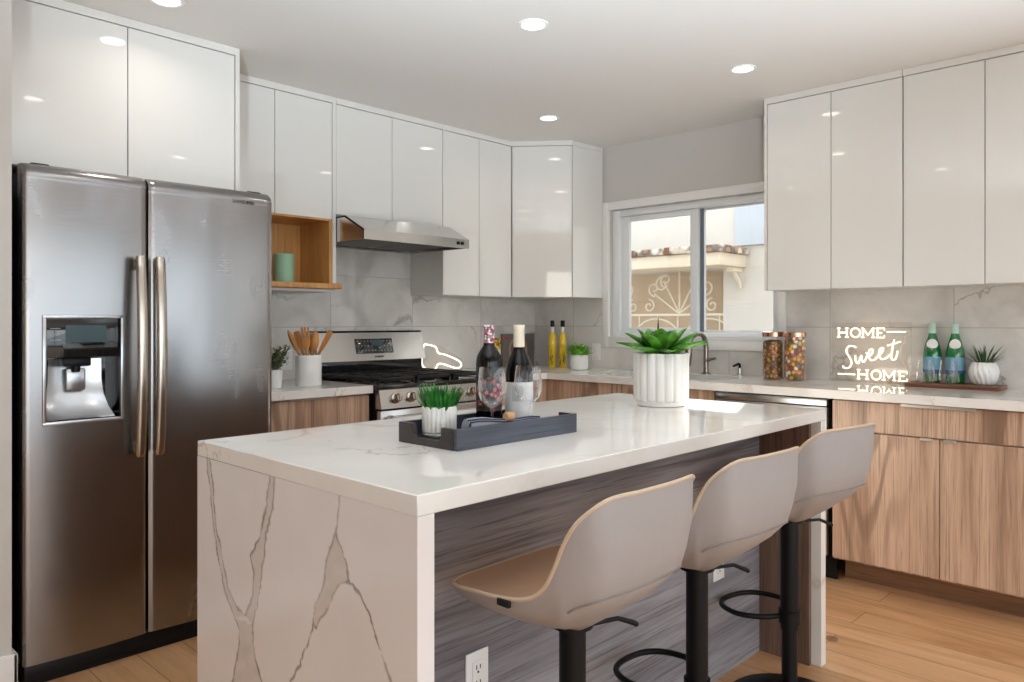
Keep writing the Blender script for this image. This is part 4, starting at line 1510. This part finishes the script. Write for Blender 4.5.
# small bushy plant
c = (3.945, 3.165, TZ)
t = thing('potted_plant', c, 'small bushy plant in patterned white pot left of the light switch', 'potted plant')
B().lathe([(.050, 0), (.057, .004), (.061, .03), (.061, .08), (.057, .098), (.054, .098), (.052, .085)], c, 120, True, True, lambda a, z: 1 - .02 * abs(math.sin(12 * a + 160 * z))).build('pot', 'ceramic_matte', t)
b = B()
for i in range(260):
    a, e = RR.uniform(0, 2 * PI), math.asin(RR.uniform(-.05, 1))
    r = RR.uniform(.04, .072)
    p = Vector((c[0] + r * 1.15 * math.cos(a) * math.cos(e), c[1] + r * 1.15 * math.sin(a) * math.cos(e), c[2] + .098 + r * 1.0 * math.sin(e)))
    q = p + Vector((math.cos(a) * RR.uniform(.005, .03), math.sin(a) * RR.uniform(.005, .03), RR.uniform(-.006, .026)))
    b.blade(p, q, .0075, (0, 0, .003), 3, .3, lambda u: math.sin(PI * (u * .9 + .08)))
b.lathe([(.045, .085), (.05, .11), (.03, .135), (.001, .14)], c, 16)
b.build('foliage', 'bush', t, fix=False)

# cookbook and yellow pack
t = thing('cookbook', (3.98, 3.73, TZ), 'dark cookbook standing against the tiles in the corner', 'book')
B().box(3.815, 4.150, 3.752, 3.772, TZ, 1.152, .002, 1).build('cover', 'cover_dark', t)
for (nm, mt, r0, r1, dd) in (('printed_dish', 'dish_tan', .098, .080, .0005), ('printed_food', 'dish_brown', .066, .0, .0005)):
    b = B()
    n = 40
    cx, cz = 3.975, 1.035
    o_ = [(cx + r0 * math.cos(2 * PI * i / n), cz + r0 * math.sin(2 * PI * i / n)) for i in range(n)]
    if r1 > 0:
        i_ = [(cx + r1 * math.cos(2 * PI * i / n), cz + r1 * math.sin(2 * PI * i / n)) for i in range(n)]
        b.loft([[(p[0], 3.7515, p[1]) for p in o_], [(p[0], 3.7515, p[1]) for p in i_]], True, False, False)
    else:
        b.bm.faces.new([b.bm.verts.new((p[0], 3.7513, p[1])) for p in o_])
    b.build(nm, mt, t, smooth=False)
B().box(3.835, 3.875, 3.7505, 3.7522, 1.115, 1.135).build('printed_mark', 'dish_red', t, smooth=False)
c = (3.66, 3.66, TZ)
t = thing('spice_canister', c, 'yellow and black patterned canister behind the floral capsule bottle', 'canister')
B().lathe([(.030, 0), (.031, .003), (.031, .13)], c, 28).build('base', 'ceramic', t)
B().lathe([(.0312, .131), (.0312, .195), (.024, .207), (.01, .208)], c, 28).build('lid', 'yellow_pack', t)

# storage jars
for (x, y, hh_, fill_, mt, lab) in ((4.05, 1.87, .255, .215, 'nuts', 'copper-lidded glass jar of brown trail mix'), (4.045, 1.742, .255, .245, 'candy', 'copper-lidded glass jar of colourful wrapped sweets')):
    c = (x, y, TZ)
    t = thing('storage_jar', c, lab, 'jar', 'storage jars by the window')
    B().lathe([(.053, 0), (.056, .004), (.056, hh_ - .022), (.0535, hh_ - .02)], c, 40, True, False).build('glass', 'thin_glass', t)
    B().lathe([(.050, .004), (.0535, .007), (.0535, fill_ - .012), (.045, fill_ - .002), (.02, fill_ + .004), (.001, fill_)], c, 40).build('filling', mt, t)
    B().lathe([(.056, hh_ - .021), (.058, hh_ - .019), (.058, hh_ + .004), (.055, hh_ + .007), (.02, hh_ + .008)], c, 40).build('lid', 'copper', t)

# neon sign
XS = 4.13
t = thing('neon_sign', (XS, 1.38, TZ), 'glowing neon sign reading HOME Sweet HOME on the counter', 'sign')
B().box(XS + .006, XS + .012, 1.185, 1.578, TZ, 1.235, .001, 1).build('acrylic_panel', 'acrylic', t)


def stroke(b, pts, r=.0036, sm=False):
    p3 = [(XS, y, z) for y, z in pts]
    if sm:
        p3 = spline(p3, 6)
    b.tube(p3, r, 8)


def slab(word, ya, yb_list, z0, z1, b):
    """slab-serif capitals; each item (letter, left, right) with left > right in Y"""
    for ch, l_, r_ in yb_list:
        w = l_ - r_
        s_ = .008
        if ch == 'H':
            for yy in (l_ - s_, r_ + s_):
                stroke(b, [(yy, z0), (yy, z1)])
                for zz in (z0, z1):
                    stroke(b, [(yy + s_, zz), (yy - s_, zz)], .0028)
            stroke(b, [(l_ - s_, (z0 + z1) / 2), (r_ + s_, (z0 + z1) / 2)], .004)
        elif ch == 'O':
            cy, cz = (l_ + r_) / 2, (z0 + z1) / 2
            b.tube([(XS, cy + w / 2 * math.cos(2 * PI * k / 24), cz + (z1 - z0) / 2 * math.sin(2 * PI * k / 24)) for k in range(24)], .0036, 8, True)
        elif ch == 'M':
            stroke(b, [(l_ - .006, z0), (l_ - .006, z1)])
            stroke(b, [(r_ + .006, z0), (r_ + .006, z1)])
            stroke(b, [(l_ - .006, z1), ((l_ + r_) / 2, z0 + .012), (r_ + .006, z1)], .004)
            for yy in (l_ - .005, r_ + .005):
                stroke(b, [(yy + s_, z0), (yy - s_, z0)], .0028)
                stroke(b, [(yy + .006, z1), (yy - .003, z1)] if yy > (l_ + r_) / 2 else [(yy + .003, z1), (yy - .006, z1)], .0028)
        elif ch == 'E':
            stroke(b, [(l_ - .006, z0), (l_ - .006, z1)])
            stroke(b, [(l_ + .002, z0), (r_, z0), (r_, z0 + .012)], .0031)
            stroke(b, [(l_ + .002, z1), (r_, z1), (r_, z1 - .012)], .0031)
            stroke(b, [(l_ - .006, (z0 + z1) / 2), (r_ + .012, (z0 + z1) / 2)], .0031)


b = B()
slab('HOME', 0, [('H', 1.549, 1.491), ('O', 1.478, 1.431), ('M', 1.423, 1.360), ('E', 1.350, 1.311)], 1.156, 1.204, b)
stroke(b, [(1.299, 1.186), (1.211, 1.186)])
b.build('upper_word', 'neon', t)
b = B()
stroke(b, [(1.452, 1.102), (1.47, 1.11), (1.493, 1.104), (1.501, 1.079), (1.484, 1.048), (1.474, 1.021), (1.486, .996), (1.508, .991), (1.52, 1.002)], .0038, True)
stroke(b, [(1.455, 1.06), (1.453, 1.03), (1.44, 1.021), (1.425, 1.061), (1.421, 1.033), (1.41, 1.03), (1.396, 1.062), (1.400, 1.078)], .0037, True)
stroke(b, [(1.392, 1.055), (1.371, 1.073), (1.369, 1.093), (1.384, 1.089), (1.388, 1.058), (1.377, 1.038), (1.358, 1.042), (1.342, 1.060), (1.322, 1.081), (1.317, 1.101), (1.332, 1.097), (1.337, 1.067), (1.326, 1.045), (1.303, 1.051), (1.284, 1.068)], .0037, True)
stroke(b, [(1.264, 1.146), (1.273, 1.096), (1.278, 1.055), (1.27, 1.043), (1.256, 1.052), (1.248, 1.089)], .0037, True)
stroke(b, [(1.297, 1.115), (1.265, 1.126), (1.233, 1.137)], .0037, True)
b.build('script_word', 'neon', t)
b = B()
slab('HOME', 0, [('H', 1.447, 1.388), ('O', 1.374, 1.328), ('M', 1.319, 1.258), ('E', 1.244, 1.204)], .938, .986, b)
stroke(b, [(1.545, .960), (1.457, .960)])
b.build('lower_word', 'neon', t)
b = B()
b.tube(spline([(XS + .004, 1.211, 1.186), (XS + .004, 1.191, 1.187), (XS + .004, 1.197, 1.17), (XS + .004, 1.215, 1.16), (XS + .004, 1.213, 1.13), (XS + .004, 1.233, 1.11), (XS + .004, 1.235, 1.05), (XS + .004, 1.20, 1.0), (XS + .004, 1.193, .96), (XS + .004, 1.20, .94)], 5), .0016, 6)
b.build('wire', 'cream', t)

# key-shaped neon by the stove
t = thing('neon_sign', (3.2, 3.72, TZ), 'small white neon outline sign on the counter just right of the stove', 'sign')
kp = [(3.085, 1.085), (3.112, 1.092), (3.181, 1.076), (3.206, 1.036), (3.258, 1.025), (3.372, .985), (3.405, .955), (3.389, .934), (3.336, .937), (3.258, .96), (3.206, .965), (3.181, .937), (3.139, .931), (3.083, .950), (3.066, .997)]
B().tube(spline([(x, 3.735, z) for x, z in kp], 4, True), .0048, 8, True).build('tube_outline', 'neon_cool', t)
B().prism([(x, z) for x, z in [(3.07, .9205), (3.42, .9205), (3.42, .99), (3.19, 1.10), (3.07, 1.10)]], 'y', 3.744, 3.749).build('acrylic_panel', 'acrylic', t, smooth=False)

# walnut board with bottles, tumblers and plant
t = thing('serving_board', (4.11, .985, TZ), 'dark walnut board under the green bottles', 'board')
rings = []
b = B().box(4.022, 4.19, .785, 1.185, TZ, TZ + .020, .004)
tag(b.build('board', 'walnut', t))
BZ = TZ + .0205
for (x, y, lab) in ((4.146, 1.092, 'green glass water bottle on the left of the walnut board'), (4.146, .992, 'green glass water bottle beside the spiky plant')):
    c = (x, y, BZ)
    t = thing('water_bottle', c, lab, 'bottle', 'green bottles on the walnut board')
    B().lathe([(.036, 0), (.041, .005), (.0415, .13), (.039, .155), (.031, .19), (.021, .222), (.0155, .245), (.0145, .272), (.016, .274), (.016, .28)], c, 36).build('bottle', 'bottle_green', t)
    a = toward(x, y)
    l_ = arc_label(B(), c, .0421, .045, .125, a, 3.0).build('label', 'blue_label', t)
    arc_label(B(), c, .0424, .045, .062, a, 3.0).build('label_band', 'blue_band', l_)
    # oval neck label follows the shoulder
    b = B()
    n = 24
    pts = []
    for k in range(n):
        ph = 2 * PI * k / n
        zz = .190 + .023 * math.sin(ph)
        rr = .0310 + (.192 - zz) * .29 + .0026
        aa = a + .78 * math.cos(ph)
        pts.append((c[0] + rr * math.cos(aa), c[1] + rr * math.sin(aa), c[2] + zz))
    vs = [b.bm.verts.new(p) for p in pts]
    cv = b.bm.verts.new((c[0] + .0352 * math.cos(a), c[1] + .0352 * math.sin(a), c[2] + .190))
    for k in range(n):
        b.bm.faces.new((vs[k], vs[(k + 1) % n], cv))
    b.build('neck_label', 'paper', t)
    B().lathe([(.0168, .238), (.0165, .274), (.0172, .276), (.0172, .288), (.014, .2895)], c, 24).build('cap', 'mint_foil', t)
for (x, y, lab) in ((4.058, 1.098, 'clear stemless tumbler at the left end of the board'), (4.058, 1.000, 'clear stemless tumbler in front of the right green bottle')):
    c = (x, y, BZ)
    t = thing('tumbler', c, lab, 'glass', 'tumblers on the walnut board')
    B().lathe([(.022, 0), (.034, .003), (.041, .02), (.0415, .045), (.037, .085), (.0335, .112), (.0323, .112), (.0357, .085), (.040, .045), (.0395, .022), (.033, .007), (.001, .006)], c, 36).build('glass', 'thin_glass', t)
c = (4.120, .866, BZ)
t = thing('potted_plant', c, 'spiky green plant in white ribbed pot on the walnut board', 'potted plant')


def twist(a, z):
    return 1 - .13 * (1 - abs(math.sin(8 * (a + z * 4.5)))) ** 1.5


prof = [(.036, 0), (.045, .004), (.056, .022), (.063, .045), (.064, .062), (.058, .085), (.048, .104), (.044, .106), (.042, .1)]
B().lathe(prof, c, 176, True, True, twist).build('pot', 'ceramic', t)
b = B()
blades(b, (c[0], c[1], c[2] + .095), 62, .032, .03, .10, .068, .0042, RR, .12)
b.build('foliage', 'spiky', t, fix=False)

# ------------------------------------------------------------------ left counter
c = (2.022, 3.345, TZ)
t = thing('utensil_crock', c, 'white ceramic crock holding wooden utensils', 'crock')
B().lathe([(.060, 0), (.063, .004), (.064, .15), (.0625, .152), (.059, .15), (.058, .012), (.001, .010)], c, 48).build('crock', 'ceramic', t)


def utensil(kind, name, label, base, tip, w):
    base, tip = Vector(base), Vector(tip)
    d_ = (tip - base).normalized()
    side = Vector((.72, -.69, 0))
    side = (side - d_ * side.dot(d_)).normalized()
    nrm = d_.cross(side)
    L = (tip - base).length
    m_ = Matrix((side, nrm, d_)).transposed().to_4x4()
    m_.translation = base
    b_ = B()
    hl = L * .62
    t_ = thing(name, tuple(base), label, 'utensil', 'wooden utensils in the crock')
    bb = B().tube([(0, 0, 0), (0, 0, hl * .6), (0, 0, hl)], [.006, .0055, .0065], 10)
    bmesh.ops.transform(bb.bm, matrix=m_, verts=bb.bm.verts)
    bb.build('handle', 'utensil', t_)
    hd = B()
    if kind == 'spoon':
        rings = []
        for i in range(13):
            u = i / 12
            ww = max(.0015, w * math.sin(PI * (u * .93 + .05)) ** .6)
            z = hl - .01 + (L - hl + .01) * u
            cup = .008 * math.sin(PI * u)
            rings.append([(ww * math.cos(a), -cup * (1 - abs(math.cos(a))) + .0035 * math.sin(a), z) for a in [2 * PI * k / 16 for k in range(16)]])
        hd.loft(rings)
    elif kind == 'fork':
        hd.loft([[(x_ * ww, y_ * .003, z) for x_, y_ in ((-1, -1), (1, -1), (1, 1), (-1, 1))] for z, ww in ((hl - .01, .006), (hl + .02, w * .9), (hl + (L - hl) * .5, w))])
        zt = hl + (L - hl) * .5
        for k in (-1, 0, 1):
            hd.loft([[(k * w * .72 + x_ * ww, y_ * .003, z) for x_, y_ in ((-1, -1), (1, -1), (1, 1), (-1, 1))] for z, ww in ((zt - .002, w * .26), (L - .006, w * .22), (L, w * .1))])
    else:
        hd.loft([[(x_ * ww, y_ * .003, z) for x_, y_ in ((-1, -1), (1, -1), (1, 1), (-1, 1))] for z, ww in ((hl - .01, .006), (hl + .03, w * .85), (L - .008, w), (L, w * .75))])
    bmesh.ops.transform(hd.bm, matrix=m_, verts=hd.bm.verts)
    hd.build('head', 'utensil', t_)


cx, cy = c[:2]
rt = (.72, -.69)


def at(u, v, z):   # u to the right as seen from the room, v away
    return (cx + rt[0] * u - rt[1] * v * 1, cy + rt[1] * u + rt[0] * v, TZ + z)


utensil('spoon', 'wooden_spoon', 'slim wooden spoon leaning farthest left in the crock', at(.02, .0, .012), at(-.105, .01, .275), .015)
utensil('spatula', 'wooden_spatula', 'narrow wooden spatula second from left in the crock', at(.015, .02, .012), at(-.062, .0, .27), .016)
utensil('fork', 'wooden_fork', 'three-tined wooden fork in the middle of the crock', at(.01, -.02, .012), at(-.012, -.03, .292), .021)
utensil('spoon', 'wooden_spoon', 'broad wooden spoon right of the fork in the crock', at(-.01, .01, .012), at(.035, .0, .272), .026)
utensil('spatula', 'wooden_spatula', 'wooden spatula leaning farthest right in the crock', at(-.03, .02, .012), at(.105, .02, .27), .014)

c = (1.812, 3.32, TZ)
t = thing('potted_herb', c, 'sage-green herb in small white pot beside the fridge', 'potted plant')
B().lathe([(.038, 0), (.042, .003), (.048, .088), (.045, .09), (.043, .08)], c, 36).build('pot', 'ceramic', t)
b = B()
for i in range(60):
    a = RR.uniform(0, 2 * PI)
    ln = RR.uniform(.06, .13)
    out = RR.uniform(.01, .085)
    p0 = Vector((c[0] + .02 * math.cos(a), c[1] + .02 * math.sin(a), c[2] + .08))
    p1 = p0 + Vector((out * math.cos(a), out * math.sin(a), ln))
    b.tube([p0, (p0 + p1) / 2 + Vector((0, 0, .008)), p1], .0011, 5)
    for k in range(12):
        u = RR.uniform(.25, 1)
        q = p0.lerp(p1, u)
        a3 = RR.uniform(0, 2 * PI)
        b.blade(q, q + Vector((.017 * math.cos(a3), .017 * math.sin(a3), RR.uniform(-.004, .014))), .0075, (0, 0, .002), 3, .3, lambda u: math.sin(PI * (u * .9 + .08)))
b.build('foliage', 'sage', t, fix=False)

# added floor uplights, out of view behind the camera, to brighten the ceiling
for (x, y, aim, pw, lab) in ((-1.0, -0.8, (0.95, 0.95, ZC), 29, 'added black floor uplight filling the ceiling, nearer the left windows'), (2.9, -1.6, (2.7, -0.1, ZC), 9, 'added black floor uplight filling the ceiling, nearer the front windows')):
    t = thing('added_fill_uplight', (x, y, 0), lab, 'added fill lamp')
    dirn = (Vector(aim) - Vector((x, y, .22))).normalized()
    rot = dirn.to_track_quat('Z', 'Y').to_matrix().to_4x4()
    B().lathe([(.12, 0), (.12, .012), (.015, .02), (.012, .12), (.012, .17)], (x, y, 0), 32).build('base', 'black', t)
    b = B().lathe([(.02, -.14), (.07, -.13), (.11, -.02), (.125, .04), (.12, .04), (.10, -.02), (.06, -.11), (.01, -.12)], (0, 0, 0), 40)
    bmesh.ops.transform(b.bm, matrix=Matrix.Translation((x, y, .27)) @ rot, verts=b.bm.verts)
    b.build('lamp_shade', 'black', t)
    l = bpy.data.lights.new('uplight', 'AREA')
    l.shape = 'DISK'
    l.size, l.energy, l.color = .21, pw, (0.73, 0.875, 1.0)
    l.spread = math.radians(54)
    o = bpy.data.objects.new('uplight', l)
    C.objects.link(o)
    o.parent = t
    o.location = Vector((0, 0, .27)) + dirn * .035
    o.rotation_euler = dirn.to_track_quat('-Z', 'Y').to_euler()

# in the niche
c = (2.03, 3.60, 1.437)
t = thing('canister', c, 'mint green canister in the wooden niche', 'canister')
B().lathe([(.049, 0), (.052, .003), (.052, .138), (.050, .140)], c, 40).build('body', 'mint', t)
B().lathe([(.053, .139), (.053, .152), (.050, .155), (.02, .156)], c, 40).build('lid', 'mint', t)

# ------------------------------------------------------------------ the house next door
t = thing('neighbour_house', (6.8, 3.2, 0), 'white stucco house with tiled ledge seen through the kitchen window', 'house')
# front wall with a recessed opening left of y = 3.35
XH = 6.60
yo = 3.54
b = B().box(XH, 6.9, -7.0, 1.4, -.2, 4.6).box(XH, 6.9, 1.4, yo, -.2, 2.55).box(XH, 6.9, yo, 5.4, 1.745, 2.55).box(XH, 6.9, 5.4, 7.5, -.2, 2.55).box(XH, 6.9, yo, 5.4, -.2, .75).box(XH, 6.9, 3.50, 7.5, 2.55, 3.7)  # taller end blocks are added out of view to block the sun
b.build('wall', 'stucco', t, smooth=False)
B().box(6.56, XH - .001, 2.95, 3.40, 1.95, 2.55).build('pilaster', 'stucco_blue', t, smooth=False)
B().box(6.91, 6.97, 3.3, 5.6, .5, 1.9).build('porch_wall', 'interior', t, smooth=False)
B().box(6.10, XH - .001, 3.304, 5.6, 1.745, 1.86, .006).build('ledge', 'ledge', t)
b = B()
for k in range(8):
    b.box(6.06, XH - .002, 3.27 + k * .30, 3.555 + k * .30, 1.862, 1.925, .01)
b.build('coping_tiles', 'roof_tile', t)
b = B()
for y in (3.80, 4.35, 4.62):
    b.box(6.055, 6.10, y, y + .05, 1.86, 1.928, .003)
b.build('rust_stains', 'rust', t)


def scroll(b, cy, cz, r, turns, a0, sgn, x, rad=.009):
    pts = []
    n = 26
    for i in range(n + 1):
        u = i / n
        a = a0 + sgn * turns * 2 * PI * u
        rr = r * (1 - .78 * u)
        pts.append((x, cy + rr * math.cos(a), cz + rr * math.sin(a)))
    b.tube(pts, rad, 6)


b = B()
xg = 6.62
b.box(xg - .01, xg + .01, yo, 5.4, 1.30, 1.322).box(xg - .01, xg + .01, yo, 5.4, .80, .822)
for y in (4.03, 4.95):
    b.tube([(xg, y, 1.32), (xg, y, 1.75)], .011, 6)
for y0_ in (4.03, 4.95):
    for sg in (-1, 1):
        for ang in (35, 62):
            d_ = Vector((0, sg * math.cos(math.radians(ang)), math.sin(math.radians(ang))))
            p0 = Vector((xg, y0_, 1.32))
            p1 = p0 + d_ * (.36 if ang < 50 else .33)
            b.tube([p0, p1], .009, 6)
            scroll(b, p1.y, p1.z + .05, .075, 1.1, -PI / 2, sg, xg)
        scroll(b, y0_ + sg * .20, 1.62, .085, 1.2, PI / 2 + sg * .4, -sg, xg)
        scroll(b, y0_ + sg * .36, 1.40, .07, 1.2, PI / 2, sg, xg)
for yc in (3.7, 4.3, 4.9):
    pts = [(xg, yc + .3 * math.cos(PI * k / 16), 1.0 + .27 * math.sin(PI * k / 16)) for k in range(17)]
    b.tube(pts, .009, 6)
for k in range(9):
    y = yo + .05 + k * .23
    b.tube([(xg, y, .81), (xg, y, 1.31)], .008, 6)
b.build('iron_grille', 'grille', t)
b = B()
b.tube(spline([(6.45, 3.36, 1.74), (6.50, 3.36, 1.66), (6.57, 3.36, 1.60), (6.585, 3.36, 1.55)], 5), .02, 8)
b.box(6.38, 6.585, 3.33, 3.39, 1.70, 1.744, .005)
b.build('bracket', 'ledge', t)

# outdoors around the living area; fences added to screen out bright sky
tag(B().box(-6, 6.55, -7, 8, -.3, -.16).build('ground', 'paving', smooth=False), kind='structure')
b = B()
for k in range(26):
    b.box(-4.8 + k * .42, -4.395 + k * .42, -5.62, -5.60, -.15, 2.3, .003)
for z in (.2, 1.9):
    b.box(-4.8, 6.1, -5.66, -5.621, z, z + .09)
tag(b.build('sky_screen_fence', 'fence', smooth=False), 'added pale board fence screening sky from the front windows', 'fence')
b = B()
for k in range(20):
    b.box(-4.92, -4.90, -5.5 + k * .42, -5.095 + k * .42, -.15, 2.3, .003)
for z in (.2, 1.9):
    b.box(-4.96, -4.921, -5.5, 2.9, z, z + .09)
tag(b.build('sky_screen_fence', 'fence', smooth=False), 'added pale board fence screening sky from the left windows', 'fence')
